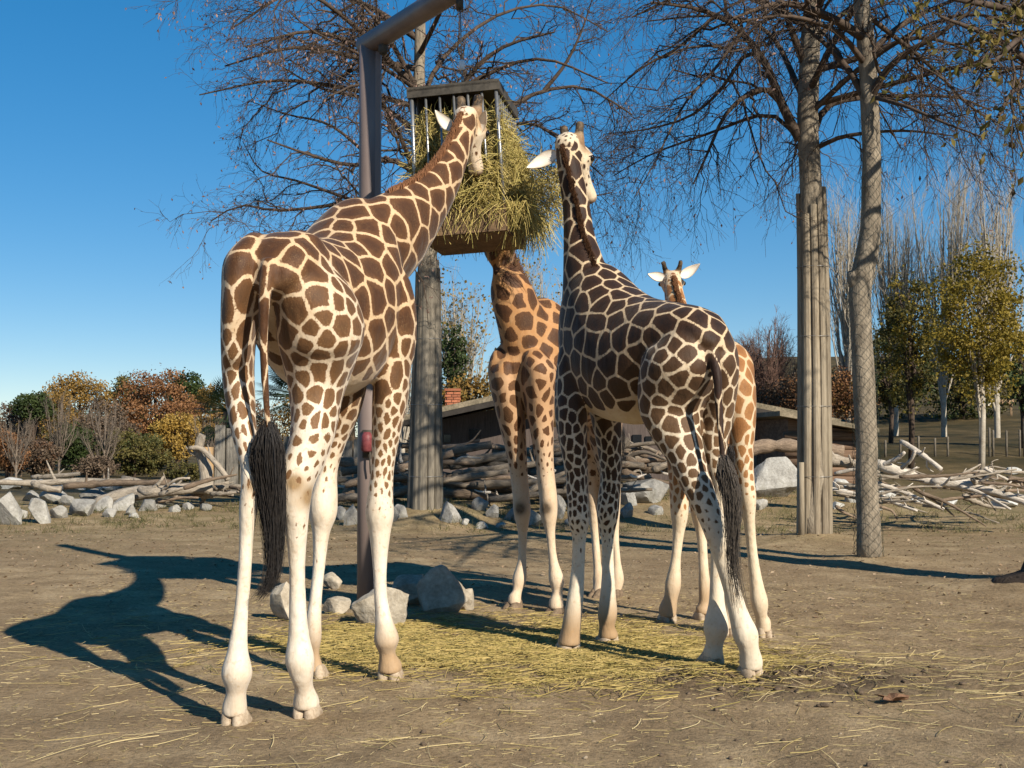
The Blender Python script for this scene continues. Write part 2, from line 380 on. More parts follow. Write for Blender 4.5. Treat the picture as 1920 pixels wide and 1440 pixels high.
        pe = LS[-1][0].copy(); pe[2] = g1(pe[0], pe[1])+.045; hr = leg['hoof']*pe[1]/FPX; LS.append((pe, np.array([hr*.80, 0, 0]), np.array([0, hr*.95, 0])*np.sign(LS[-1][2][1])))
        tp0 = LS[0][0]+np.array([0, 0, .16])+norm(C3[np.abs(C3[:, 1]-LS[0][0][1]).argmin()]-LS[0][0])*.05
        LS = [(tp0+np.array([0, 0, .06]), LS[0][1]*.25, LS[0][2]*.25), (tp0, LS[0][1]*.62, LS[0][2]*.62)]+LS
        LR = loft(LS, mb, 24, 4, 2.1)[8:]
        z0 = leg.get('joint', 1.0)
        for i, r in enumerate(LR):
            z = r[2]; q = z/z0                    # 1 at knee or hock
            fade = np.interp(q, leg.get('fade', [.62, .9, 1.25]), [0, .5, 1]); size = np.interp(q, [.6, 1, 1.5, 2.2], [.055, .075, .12, cfg['body']*.9])*(1-(1-leg.get('fs', 1.0))*float(sstep(2.1, 1.5, q)))
            white = np.interp(q, [.5, 1.3, 2], [1, .75, .2]); dirt = np.interp(z, [.20, .46], [leg.get('dirt', .3), 0])
            sk(r[:3], np.linalg.norm(r[3:6]), size, fade, white=white, dirt=dirt, pale=leg.get('pale', .3)*sstep(2.2, 1.2, q)*.8, leg=1.0)
        feet.append((pl[-1], leg))
    # one skin
    o = mb.build('giraffe_source', None)
    md = o.modifiers.new('r', 'REMESH'); md.mode = 'VOXEL'; md.voxel_size = cfg['voxel']; md.use_smooth_shade = True
    sm = o.modifiers.new('s', 'SMOOTH'); sm.factor = .5; sm.iterations = cfg.get('smooth', 7)
    dg = bpy.context.evaluated_depsgraph_get(); me = bpy.data.meshes.new_from_object(o.evaluated_get(dg))
    bpy.data.objects.remove(o)
    N = len(me.vertices); V = np.empty(N*3, np.float32); me.vertices.foreach_get('co', V); V = V.reshape(-1, 3).astype(float)
    Nn = np.empty(N*3, np.float32); me.vertices.foreach_get('normal', Nn); Nn = Nn.reshape(-1, 3).astype(float)
    # interpolate skeleton attributes
    SKA = np.array(SK); A = np.empty((N, 8)); d2 = lambda a_, b_: np.sqrt(np.clip((a_*a_).sum(1)[:, None]+(b_*b_).sum(1)[None]-2*a_@b_.T, 0, None))
    V0 = V-V.mean(0); K0 = SKA[:, :3]-V.mean(0)
    for i in range(0, N, 8000):
        d = d2(V0[i:i+8000], K0)
        rel = np.clip(d-SKA[None, :, 3], -.02, None)+.25*d
        j = np.argpartition(rel, 5, axis=1)[:, :5]; rj = np.take_along_axis(rel, j, 1); rj = rj-rj.min(1, keepdims=True)
        wgt = np.exp(-rj/.025); wgt /= wgt.sum(1, keepdims=True)
        A[i:i+8000] = (SKA[j][:, :, 4:]*wgt[:, :, None]).sum(1)
    size, fade, lwv, white, dirt, dark, pale, legw = A.T
    # pattern seeds: poisson disc with local radius
    F = np.concatenate([V0, .10*Nn], 1).astype(np.float32)
    sub = rs.permutation(N)[:14000]; Fp = F[sub]; sp = (size[sub]*.80)**2; alive = np.ones(len(sub), bool); seeds = []
    for i in range(len(sub)):
        if not alive[i]: continue
        seeds.append(sub[i]); alive &= ((Fp-Fp[i])**2).sum(1) > sp
    seeds = np.array(seeds)
    warp = np.stack([fbm(V, 9, 2, 5+7*q) for q in range(3)], -1)*.018*cfg.get('warp', 1)
    FW = F.copy(); FW[:, :3] += warp; Fs = F[seeds]; ss = (size[seeds]*rs.uniform(.85, 1.15, len(seeds))).astype(np.float32)
    edge = np.empty(N)
    for i in range(0, N, 8000):
        d = d2(FW[i:i+8000], Fs)/ss[None]
        two = np.partition(d, 1, axis=1)[:, :2]; edge[i:i+8000] = (two[:, 1]-two[:, 0])*.5
    edge = edge*size*1.25
    belly = sstep(-.55, -.9, Nn[:, 2])*(V[:, 2] > 1.5)*(V[:, 2] < 2.4)*(1-np.clip(legw*1.5, 0, 1))
    fade = fade*(1-belly*cfg.get('belly', 1)); white = np.maximum(white, belly*.6)
    thr = lwv*.5+(1-fade)*size*.62
    cream, wht = np.array(cfg['cream']), np.array(cfg['white'])
    coat = cream+(wht-cream)*white[:, None]
    coat = coat+(np.array((.36, .235, .125))-coat)*np.clip(dirt, 0, 1)[:, None]
    thr = thr+np.clip(dark-.1, 0, 1)
    coat = coat+(np.array((.014, .010, .008))-coat)*sstep(.62, 1, dark)[:, None]
    mid = sstep(.1, .35, dark)*(1-sstep(.62, 1, dark)); coat = coat+(np.array((.15, .070, .030))-coat)*mid[:, None]*.85
    # hocks rubbed brown
    for (px, py, d, r) in cfg.get('rub', []):
        c = P(px, py, d); m = np.exp(-((V-c)**2).sum(1)/r**2); coat = coat+(np.array(cfg.get('rubc', (.25, .15, .055)))-coat)*np.clip(m*1.4, 0, .9)[:, None]
    x0 = np.mean([f[0] for f in feet], 0); root = empty(name, (x0[0], x0[1], 0), label, 'giraffe', 'giraffes at the feeder')
    me.name = 'body'; b = bpy.data.objects.new('body', me); COL.objects.link(b); me.materials.clear(); me.materials.append(cfg['mat'])
    me.polygons.foreach_set('use_smooth', np.ones(len(me.polygons), bool))
    fattr(b, 'edge', edge-thr); fattr(b, 'pale', np.clip(pale, 0, 1)); fattr(b, 'coat', coat, typ='FLOAT_COLOR'); adopt(b, root)
    # hooves
    for p, leg in feet:
        hb = MB(); f = norm(np.array([*leg.get('face', bdir[:2]), 0])); r_ = np.array([f[1], -f[0], 0]); wd = leg['hoof']*p[1]/FPX; gzv = g1(p[0], p[1])-.012
        for s_ in (-1, 1):
            c = np.array([p[0], p[1], 0])+r_*s_*wd*.40
            loft([(c+f*-.005+[0, 0, gzv+.105], r_*wd*.20, f*.03), (c+f*.0+[0, 0, gzv+.092], r_*wd*.36, f*.05), (c+f*.012+[0, 0, gzv+.055], r_*wd*.47, f*.076),
                  (c+f*.03+[0, 0, gzv+.02], r_*wd*.50, f*.10), (c+f*.03+[0, 0, gzv], r_*wd*.44, f*.10)], hb, 16, 2, 2.4)
        adopt(hb.build('hoof', cfg.get('hoofm', HOOF)), root)
    for c in eyes:
        e = MB(); ball(e, c, (side*.026*k, up*.026*k, hd*.028*k)); adopt(e.build('eye', EYE), root)
    # ears: cupped leaf shapes
    for (bx, by, tx, ty, d, wpx, tilt) in cfg['ears']:
        b0, t0 = P(bx, by, d), P(tx, ty, d+tilt); ax = t0-b0; le = np.linalg.norm(ax); ax /= le
        wv = norm(np.cross(ax, np.array([0, -1, .15]))); nv = np.cross(wv, ax); wm = wpx*d/FPX
        nu, nv_ = 13, 9; uu = np.linspace(0, 1, nu); vv = np.linspace(-1, 1, nv_); lay = []
        if nv[1] > 0: nv = -nv
        for th in (0, -.014):
            for a in uu:
                ww = wm*(math.sin(math.pi*min(1, a**.75*.97+.03))**.75*.9+.10*(1-a))*(1-.15*a)
                for q in vv: lay.append(b0+ax*(a*le)+wv*(q*ww)+nv*(th+.30*ww*q*q-.03*math.sin(a*3)))
        lay = np.array(lay); g = np.arange(nu*nv_).reshape(nu, nv_); h_ = g+nu*nv_
        q1 = np.stack([g[:-1, :-1], g[:-1, 1:], g[1:, 1:], g[1:, :-1]], -1).reshape(-1, 4); q2 = np.stack([h_[:-1, :-1], h_[1:, :-1], h_[1:, 1:], h_[:-1, 1:]], -1).reshape(-1, 4)
        rim = []
        for A_, B_ in ((g[:, 0], h_[:, 0]), (g[:, -1], h_[:, -1]), (g[0], h_[0]), (g[-1], h_[-1])): rim.append(np.stack([A_[:-1], A_[1:], B_[1:], B_[:-1]], -1))
        eo = mesh_np('ear', lay, np.concatenate([q1, q2]+rim), None, EARM); inn = np.zeros(len(lay)); inn[:nu*nv_] = np.tile(1-np.abs(vv)**2, nu); fattr(eo, 'inner', inn); adopt(eo, root)
    # mane
    m0 = int(len(NR)*cfg.get('mane0', .3)); mp = NR[m0:, :3]+NR[m0:, 6:9]*.97; md_ = norm(NR[m0:, 6:9]); mx = norm(np.gradient(NR[m0:, :3], axis=0)); ml_ = norm(NR[m0:, 3:6])
    nh = 3000; tt = rs.uniform(0, len(mp)-1.001, nh); ii = tt.astype(int); fr = (tt-ii)[:, None]
    b0 = mp[ii]*(1-fr)+mp[ii+1]*fr+ml_[ii]*rs.normal(0, .009, (nh, 1)); dd = norm(md_[ii]+.35*mx[ii]+rs.normal(0, .10, (nh, 3)))
    hl = (cfg.get('manel', .07)*rs.uniform(.7, 1.15, nh)*np.sin(np.clip(tt/len(mp)*1.04+.1, 0, 1)*math.pi)**.3)[:, None]
    hp = np.stack([b0-dd*.015, b0+dd*hl*.5, b0+dd*hl], 1); mm = MB(); mm.tubes(hp, np.tile([.0042, .0034, .0009], (nh, 1)), 3); adopt(mm.build('mane', cfg['mane']), root)
    # tail tuft
    tp_ = crom(np.array([P(*q) for q in cfg['tuft']]), 4); nt_ = cfg.get('tuftn', 420); K = 7; L0 = len(tp_)-1; out = []
    wd = np.interp(np.linspace(0, 1, K), [0, .15, .4, .7, 1], cfg['tuftw'])
    for _ in range(nt_):
        s0 = rs.uniform(0, .22)*L0; ln = rs.uniform(.22, 1.0)*(L0-s0); q = s0+np.linspace(0, 1, K)*ln; i0 = np.clip(q.astype(int), 0, L0-1); f_ = (q-i0)[:, None]
        c = tp_[i0]*(1-f_)+tp_[i0+1]*f_; off = rs.normal(0, 1, 3)*np.array([1, .7, .15]); off /= max(1, np.linalg.norm(off)/1.3)
        wob = np.cumsum(rs.normal(0, .006, (K, 3)), 0); out.append(c+off[None]*(np.interp(q/L0, np.linspace(0, 1, K), wd)*(1-.35*np.linspace(0, 1, K)))[:, None]+wob+.012*np.sin(np.linspace(0, 7, K)+rs.integers(0, 4)*1.6)[:, None]*np.linspace(0, 1, K)[:, None]*np.array([1, .4, 0]))
    tm = MB(); tm.tubes(np.array(out), np.tile(np.linspace(.0024, .0007, K), (nt_, 1)), 3); adopt(tm.build('tail_tuft', cfg['tufth']), root)
    return root

CREAM = (.60, .43, .255); WHITE = (.74, .665, .55)
xs = lambda d: -1.39+.287*(d-7.6)
G1C = dict(seed=3, voxel=.0135, lw=.027, size=1.0, body=.185, necksize=.27, cream=CREAM, white=WHITE, warp=1.0, ragged=1,
  mat=coat_mat('coat_chestnut', (.112, .047, .016), (.046, .019, .0075)), mane=MANE_R, tufth=HAIR_DK, manel=.045, mane0=.28,
  torso=[(-1.355, 7.2, 2.60, 2.48, .07), (-1.36, 7.26, 2.70, 2.45, .15), (-1.37, 7.38, 2.80, 2.42, .235), (-1.365, 7.65, 2.87, 2.28, .315)]+[(xs(d), d, a, b, h) for d, a, b, h in [(7.95, 2.88, 2.0, .365),
     (8.22, 2.93, 1.9, .41), (8.48, 3.12, 1.92, .41), (8.70, 3.27, 2.0, .345), (8.90, 3.24, 2.12, .26), (9.05, 3.05, 2.3, .16), (9.1, 2.9, 2.45, .08)]],
  lumps=[(741, 610, 8.58, .14, .22, .42), (560, 470, 7.6, .16, .2, .12)],
  neck=[(676, 505, 8.62, .20, .16), (700, 470, 8.78, .33, .22), (742, 440, 9.0, .32, .20), (790, 393, 9.3, .235, .155), (828, 340, 9.6, .175, .13), (852, 288, 9.85, .135, .11), (868, 243, 10.02, .11, .098), (874, 215, 10.1, .09, .09)],
  poll=(872, 214, 10.1), muzzle=(897, 322, 10.40), headside=norm((.955, -.3, 0)), ossup=.72, ossback=.75, ossl=.19, ossr=1.15,
  ears=[(848, 243, 816, 206, 10.1, 13, -.05), (892, 252, 910, 207, 10.15, 12, -.12)],
  tail=[(508, 488, 7.24, .05), (498, 540, 7.18, .04), (494, 610, 7.19, .030), (496, 700, 7.22, .024), (503, 805, 7.26, .02)],
  tuft=[(503, 790, 7.26), (502, 860, 7.28), (510, 950, 7.29), (514, 1030, 7.29), (508, 1090, 7.28), (482, 1122, 7.27)], tuftw=[.018, .074, .056, .024, .016], tuftn=1150,
  rub=[(473, 910, 7.22, .05), (552, 905, 7.33, .05), (570, 930, 7.4, .07)],
  legs=[dict(p=[(468, 505, 7.52, 44, 2.2), (458, 560, 7.50, 38, 2.5), (450, 615, 7.52, 31, 2.8), (447, 660, 7.54, 28, 2.7), (447, 705, 7.57, 28), (452, 765, 7.51, 26), (460, 830, 7.42, 21), (468, 872, 7.36, 18), (472, 908, 7.33, 18.5), (466, 955, 7.33, 17), (462, 1010, 7.34, 14), (458, 1080, 7.35, 13.5), (452, 1150, 7.36, 14.5), (446, 1215, 7.36, 19), (444, 1262, 7.36, 25), (443, 1295, 7.37, 21), (440, 1325, 7.39, 23)],
             joint=1.38, hoof=27, dirt=.35, k=[2.6, 2.1, 1.5, 1.15, 1.1], pale=.5),
        dict(p=[(565, 520, 7.54, 56, 1.7), (590, 570, 7.58, 74, 1.45), (602, 620, 7.63, 82, 1.3), (598, 670, 7.7, 70, 1.4), (592, 740, 7.68, 50), (588, 800, 7.6, 42), (575, 850, 7.52, 37), (556, 900, 7.45, 33), (555, 945, 7.43, 27), (556, 990, 7.44, 21.5), (557, 1060, 7.47, 17), (558, 1130, 7.5, 17), (560, 1190, 7.52, 20), (562, 1235, 7.52, 24.5), (566, 1265, 7.53, 22), (570, 1290, 7.56, 20), (574, 1318, 7.6, 25)],
             joint=1.38, hoof=27, dirt=.3, k=[1.6, 1.5, 1.3, 1.1, 1.1], pale=.5),
        dict(p=[(735, 640, 8.65, 36), (735, 700, 8.62, 35), (730, 760, 8.6, 32), (722, 830, 8.6, 25), (717, 880, 8.6, 21.5), (713, 930, 8.6, 23.5), (712, 965, 8.6, 24.5), (712, 1000, 8.6, 20), (712, 1060, 8.6, 15), (714, 1120, 8.6, 14), (720, 1165, 8.6, 17), (725, 1200, 8.6, 21), (726, 1225, 8.61, 18), (731, 1250, 8.63, 23)],
             joint=1.15, fs=.68, hoof=26, dirt=.95, fade=[.8, .95, 1.15], pale=.6),
        dict(p=[(655, 700, 8.65, 35), (645, 770, 8.7, 30), (628, 830, 8.72, 20), (616, 880, 8.72, 17), (607, 930, 8.72, 23.5), (605, 965, 8.72, 23.5), (602, 1000, 8.72, 17), (598, 1060, 8.72, 13), (592, 1120, 8.72, 12.5), (588, 1165, 8.72, 14), (588, 1195, 8.73, 14), (590, 1225, 8.74, 11), (592, 1250, 8.75, 14)],
             joint=1.15, fs=.68, hoof=22, dirt=.9, fade=[.9, 1.15, 1.4], pale=.6)])
giraffe('giraffe', 'chestnut-patched giraffe with white legs reaching its neck to the hay cage', G1C)

def ax2(a, b, rows): return [(a[0]+(b[0]-a[0])*s, a[1]+(b[1]-a[1])*s, t_, bo, h) for s, t_, bo, h in rows]
G2C = dict(seed=8, voxel=.0135, lw=.021, size=1.0, body=.158, necksize=.2, cream=(.56, .43, .275), white=(.70, .62, .49), warp=.8,
  mat=coat_mat('coat_dark_brown', (.042, .018, .008), (.014, .0065, .004), .008, .12), mane=MANE_D, tufth=HAIR_GREY, manel=.042, mane0=.14,  # dark brown patches, lowered further to carry the flank's shade
  torso=ax2((1.42, 8.69), (.45, 10.24), [(0, 2.30, 2.24, .07), (.04, 2.43, 2.22, .15), (.13, 2.54, 2.19, .23), (.28, 2.60, 2.06, .30), (.45, 2.67, 1.75, .35), (.60, 2.80, 1.74, .36),
     (.72, 2.96, 1.78, .33), (.84, 3.0, 1.86, .27), (.94, 2.85, 2.0, .17), (1, 2.6, 2.2, .08)]),
  lumps=[(1080, 690, 9.92, .10, .2, .34)],
  neck=[(1112, 640, 9.85, .16, .12), (1104, 590, 9.92, .27, .19), (1096, 510, 9.98, .21, .165), (1086, 445, 10.05, .14, .125), (1080, 385, 10.1, .118, .108), (1070, 325, 10.12, .105, .1), (1063, 285, 10.15, .095, .09), (1062, 262, 10.15, .08, .08)],
  poll=(1062, 264, 10.15), muzzle=(1112, 374, 10.42), headside=norm((.86, -.5, 0)), ossup=.72, ossback=.75, ossl=.18, ossr=1.0,
  ears=[(1044, 286, 987, 314, 10.14, 15, 0), (1078, 275, 1110, 290, 10.2, 12, -.05)],
  tail=[(1330, 640, 8.75, .05), (1344, 700, 8.62, .035), (1349, 780, 8.6, .026), (1356, 870, 8.58, .02)],
  tuft=[(1355, 852, 8.58), (1364, 895, 8.56), (1373, 950, 8.55), (1373, 1020, 8.54), (1376, 1080, 8.54), (1388, 1150, 8.54)], tuftw=[.015, .050, .040, .024, .05], tuftn=460,
  legs=[dict(p=[(1292, 662, 8.90, 62, 1.15), (1274, 695, 8.92, 74, 1.0), (1258, 765, 8.98, 62, .8), (1268, 810, 8.93, 47, .9), (1284, 848, 8.88, 37, 1), (1298, 888, 8.83, 31, 1), (1316, 930, 8.79, 27, 1), (1333, 970, 8.77, 24), (1345, 1008, 8.76, 21), (1358, 1055, 8.77, 18), (1372, 1105, 8.79, 17), (1385, 1152, 8.8, 19), (1398, 1190, 8.8, 22), (1404, 1215, 8.8, 20), (1408, 1240, 8.83, 22)],
             joint=1.2, hoof=25, dirt=.2, k=[1, 1, 1, 1.1, 1.1], fade=[.62, .8, 1.1], pale=.45),
        dict(p=[(1338, 655, 8.96, 42, 1.7), (1344, 700, 9.0, 40, 1.7), (1340, 780, 9.1, 34), (1335, 840, 9.08, 28), (1343, 885, 9.04, 21), (1353, 920, 9.02, 19), (1350, 960, 9.02, 17), (1346, 1010, 9.03, 14), (1344, 1070, 9.04, 13.5), (1344, 1130, 9.05, 16), (1343, 1175, 9.05, 21), (1340, 1205, 9.06, 18), (1336, 1230, 9.08, 20)],
             joint=1.25, hoof=23, dirt=.25, fade=[.8, .95, 1.2], pale=.6),
        dict(p=[(1080, 650, 9.92, 30, 1.5), (1074, 715, 9.89, 33, 1.5), (1071, 778, 9.83, 31), (1076, 840, 9.76, 25), (1081, 890, 9.75, 21), (1083, 940, 9.74, 20), (1085, 975, 9.74, 19), (1086, 1010, 9.74, 14.5), (1084, 1060, 9.74, 13.5), (1080, 1110, 9.74, 15), (1074, 1155, 9.74, 17), (1070, 1185, 9.75, 19), (1067, 1205, 9.76, 22)],
             joint=1.02, fs=.8, hoof=25, dirt=.95, fade=[.45, .75, 1.05], pale=.1),
        dict(p=[(1130, 700, 10.1, 36), (1135, 770, 10.1, 30), (1142, 830, 10.12, 24), (1145, 890, 10.13, 19.5), (1141, 940, 10.13, 20), (1139, 970, 10.13, 18.5), (1139, 1010, 10.13, 13.5), (1140, 1060, 10.13, 12.5), (1140, 1110, 10.13, 14.5), (1139, 1150, 10.14, 17), (1138, 1175, 10.15, 16), (1140, 1190, 10.17, 19)],
             joint=1.02, fs=.8, hoof=22, dirt=1.0, fade=[.45, .75, 1.05], pale=.1)])
giraffe('giraffe', 'dark-patched giraffe with thin cream lines, head turned from the hay cage', G2C)

G3C = dict(hoofm=HOOF_D, seed=21, voxel=.016, lw=.055, size=1.0, body=.17, necksize=.24, cream=(.42, .215, .085), white=(.66, .54, .40), warp=1.9, belly=.4,
  mat=coat_mat('coat_orange', (.10, .042, .016), (.050, .022, .010), .012), mane=MANE_D, tufth=HAIR_DK, manel=.08, mane0=.15, flip=True,
  torso=ax2((-.04, 11.88), (1.1, 13.25), [(0, 2.35, 2.15, .08), (.06, 2.6, 1.95, .19), (.16, 2.85, 1.83, .29), (.28, 2.97, 1.75, .33), (.42, 2.87, 1.72, .35), (.6, 2.75, 1.72, .34), (.8, 2.7, 1.8, .3), (.95, 2.55, 1.9, .2), (1, 2.4, 2.0, .08)]),
  lumps=[(942, 695, 12.05, .12, .16, .24), (1008, 720, 11.88, .12, .14, .26)],
  neck=[(1015, 700, 12.3, .16, .14), (1000, 660, 12.15, .31, .24), (975, 595, 12.0, .26, .2), (953, 530, 11.92, .19, .16), (938, 475, 11.88, .155, .14), (934, 420, 11.88, .145, .13), (934, 365, 11.9, .125, .115), (934, 340, 11.92, .10, .10)],
  poll=(934, 335, 11.92), muzzle=(908, 378, 11.58), headside=norm((.75, -.6, 0)), ossl=.12,
  ears=[(946, 335, 966, 332, 11.92, 9, 0)],
  tail=[(1150, 640, 13.25, .05), (1158, 720, 13.35, .03), (1160, 800, 13.35, .02)], tuft=[(1160, 790, 13.35), (1160, 850, 13.35), (1160, 930, 13.35)], tuftw=[.02, .05, .05, .04, .02], tuftn=120,
  rubc=(.06, .038, .02), rub=[(974, 954, 12.1, .06), (1022, 954, 11.81, .06)],
  legs=[dict(p=[(946, 700, 12.1, 30), (955, 760, 12.1, 28), (966, 830, 12.15, 21), (972, 880, 12.2, 17), (977, 930, 12.22, 16), (979, 960, 12.22, 15), (980, 1000, 12.25, 10.5), (979, 1050, 12.27, 9.5), (974, 1085, 12.28, 12), (970, 1108, 12.26, 10.5), (965, 1122, 12.24, 13)], joint=.95, fs=.75, hoof=17, dirt=.2, fade=[.95, 1.12, 1.4], pale=.0),
        dict(p=[(1010, 700, 11.95, 34), (1012, 760, 11.93, 27), (1018, 830, 11.92, 20), (1022, 880, 11.92, 17), (1028, 935, 11.92, 16.5), (1029, 965, 11.92, 15), (1032, 1000, 11.93, 10.5), (1037, 1050, 11.94, 10), (1043, 1085, 11.94, 13), (1045, 1110, 11.93, 11.5), (1043, 1128, 11.92, 14)], joint=.95, fs=.75, hoof=18, dirt=.2, fade=[.95, 1.12, 1.4], pale=.0),
        dict(p=[(1130, 780, 13.0, 36), (1140, 860, 13.1, 24), (1150, 940, 13.15, 15), (1152, 1000, 13.15, 10), (1156, 1050, 13.15, 9), (1158, 1085, 13.15, 11), (1155, 1106, 13.15, 10)], joint=1.0, hoof=14, dirt=.2, pale=0),
        dict(p=[(1100, 780, 13.25, 36), (1105, 860, 13.3, 24), (1112, 940, 13.3, 15), (1116, 1000, 13.3, 10), (1120, 1060, 13.25, 9), (1124, 1090, 13.2, 11), (1122, 1106, 13.15, 10)], joint=1.0, hoof=14, dirt=.4, pale=0)])
giraffe('giraffe', 'orange-tan giraffe with ragged dark blotches, its head hidden behind the hay cage', G3C)

G4C = dict(seed=33, voxel=.0155, lw=.028, size=1.0, body=.16, necksize=.17, cream=(.58, .43, .26), white=(.68, .57, .42), warp=.8,
  mat=coat_mat('coat_tawny', (.30, .135, .045), (.20, .085, .028), .006), mane=MANE_R, tufth=HAIR_DK, manel=.05, mane0=.2, headk=.86,
  torso=ax2((1.83, 10.35), (1.42, 11.75), [(0, 2.25, 2.05, .08), (.06, 2.36, 1.95, .19), (.16, 2.44, 1.85, .25), (.3, 2.46, 1.75, .28), (.5, 2.48, 1.6, .32), (.68, 2.56, 1.62, .31), (.82, 2.6, 1.7, .26), (.93, 2.52, 1.9, .17), (1, 2.4, 2.1, .08)]),
  neck=[(1300, 720, 11.35, .14, .12), (1290, 685, 11.5, .27, .2), (1278, 625, 11.75, .17, .15), (1269, 580, 11.95, .12, .105), (1263, 545, 12.1, .095, .09), (1261, 522, 12.2, .08, .08)],
  poll=(1261, 522, 12.2), muzzle=(1259, 560, 12.66), headside=norm((1, .0, 0)), ossup=.6, ossback=.8, ossl=.2, osssplay=.22, ossr=.85,
  ears=[(1247, 521, 1215, 513, 12.2, 10, -.03), (1277, 519, 1313, 494, 12.2, 10.5, -.03)],
  tail=[(1362, 680, 10.34, .04), (1366, 760, 10.28, .026), (1364, 840, 10.27, .018)], tuft=[(1364, 830, 10.27), (1364, 890, 10.27), (1366, 960, 10.27)], tuftw=[.02, .045, .045, .03, .02], tuftn=140,
  legs=[dict(p=[(1375, 720, 10.6, 38), (1382, 790, 10.55, 34), (1388, 850, 10.5, 24), (1396, 900, 10.47, 18), (1401, 935, 10.46, 16), (1405, 980, 10.48, 12), (1411, 1040, 10.52, 11), (1418, 1095, 10.56, 13), (1424, 1130, 10.58, 15), (1427, 1155, 10.6, 13), (1431, 1168, 10.63, 15)], joint=1.1, hoof=17, dirt=.2, fade=[.75, .95, 1.2], pale=.4),
        dict(p=[(1340, 720, 10.75, 38), (1345, 800, 10.7, 30), (1352, 870, 10.65, 20), (1360, 930, 10.6, 16), (1366, 990, 10.62, 12), (1367, 1060, 10.66, 10.5), (1367, 1115, 10.68, 12), (1365, 1150, 10.7, 12), (1363, 1166, 10.72, 13)], joint=1.1, hoof=16, dirt=.3, pale=.4),
        dict(p=[(1270, 740, 11.35, 32), (1270, 820, 11.35, 24), (1272, 900, 11.36, 18), (1274, 960, 11.37, 16), (1272, 1000, 11.37, 12), (1267, 1050, 11.38, 11), (1262, 1095, 11.38, 14), (1258, 1120, 11.38, 14), (1252, 1143, 11.4, 17)], joint=.95, hoof=19, dirt=.8, fade=[.7, .95, 1.2], pale=.4),
        dict(p=[(1310, 740, 11.6, 30), (1305, 820, 11.6, 22), (1304, 900, 11.6, 16), (1310, 960, 11.6, 14.5), (1315, 1000, 11.6, 11), (1319, 1060, 11.6, 10), (1321, 1100, 11.6, 11), (1320, 1130, 11.6, 11), (1318, 1142, 11.6, 14)], joint=.95, hoof=16, dirt=.8, fade=[.7, .95, 1.2], pale=.4)])
giraffe('giraffe', 'young tawny giraffe standing behind the dark-patched one, both ears spread', G4C)
# ------------------------------------------------------------------ steel gantry, cable and hay cage
t = NT('brown_painted_steel', .42, .45); v = t.coord('Object')
STEEL = t.out(t.ramp(t.noise(3, 6, .65, t.coord('Object', (1, 1, .25))), [(.3, (.13, .098, .085)), (.55, (.185, .14, .122)), (.75, (.22, .165, .14))]), t.bump(t.noise(60, 3, .6, v), .12, .003))
t = NT('galvanised', .38, .5); t.b.inputs['Metallic'].default_value = .75
GALV = t.out(t.ramp(t.noise(8, 5, .6, t.coord('Object')), [(.3, (.20, .20, .20)), (.7, (.42, .42, .41))]))
DARKM = noisy('dark_sheet_metal', (.030, .026, .020), (.085, .072, .055), 6, .55, .15, .004)
REDP = noisy('faded_red_paint', (.10, .02, .025), (.22, .06, .06), 20, .5, .2, .002)
TRAYW = noisy('tray_wood', (.07, .042, .022), (.19, .12, .065), 5, .8, .5, .01, (1, 1, 6))
gan = empty('feeder_gantry', tuple(POLE), 'tall brown steel post with a cross beam holding the feeder cable', 'gantry')
top = P(694, 78, POLE[1]); zt = top[2]
mb = MB(); pr = .098
z = np.array([-.25, 1.5, 3, 4.5, zt]); px_ = np.linspace(POLE[0], top[0]-.0, 5)
mb.tubes(np.stack([np.full(5, POLE[0]), np.full(5, POLE[1]), z], -1), np.full(5, pr), 28, True); adopt(mb.build('post', STEEL), gan)
mb = MB(); mb.box((POLE[0]+.088, POLE[1]-.03, zt/2), (.05, .09, zt-.05)); adopt(mb.build('channel', STEEL, smooth=False), gan)
CABT = P(862, -26, 10.95); be = CABT+(CABT-np.array([POLE[0], POLE[1], zt]))*1.6
a0 = np.array([POLE[0], POLE[1], zt-.02]); bd = norm(be-a0); mb = MB(); mb.tubes(np.array([a0-bd*.09, a0+(be-a0)*.33, a0+(be-a0)*.66, be]), np.full(4, pr*1.04), 28, True); adopt(mb.build('beam', STEEL), gan)
mb = MB(); c = a0+bd*.24+[0, 0, -.13]; mb.tubes(np.array([c+[0, 0, .08], c+[0, 0, .03], c+[0, 0, -.03], c+[0, 0, -.06]]), np.array([.03, .045, .045, .02]), 12, True); adopt(mb.build('pulley', DARKM), gan)
c = np.array([CABT[0], CABT[1], CABT[2]-.15]); cab_top = c.copy()
mb = MB(); mb.tubes(np.array([c+[-.03, 0, 0], c+[.03, 0, 0]]), np.array([.06, .06]), 16, True); mb.box(c+[0, 0, .06], (.03, .1, .1)); adopt(mb.build('pulley', DARKM), gan)
# small winch on the post
wc = P(688, 828, POLE[1]-.16); wn = MB(); wn.tubes(np.array([wc+[0, 0, .09], wc+[0, 0, .05], wc+[0, 0, -.08], wc+[0, 0, -.1]]), np.array([.03, .055, .055, .03]), 14, True); adopt(wn.build('winch', REDP), gan)
wn = MB(); wn.box(wc+[0, .07, -.02], (.09, .08, .26)); wn.tubes(np.array([wc+[.03, -.01, -.08], wc+[.03, -.01, -.2], wc+[.035, 0, -.3]]), np.array([.008, .008, .008]), 6, True); adopt(wn.build('bracket', DARKM), gan)
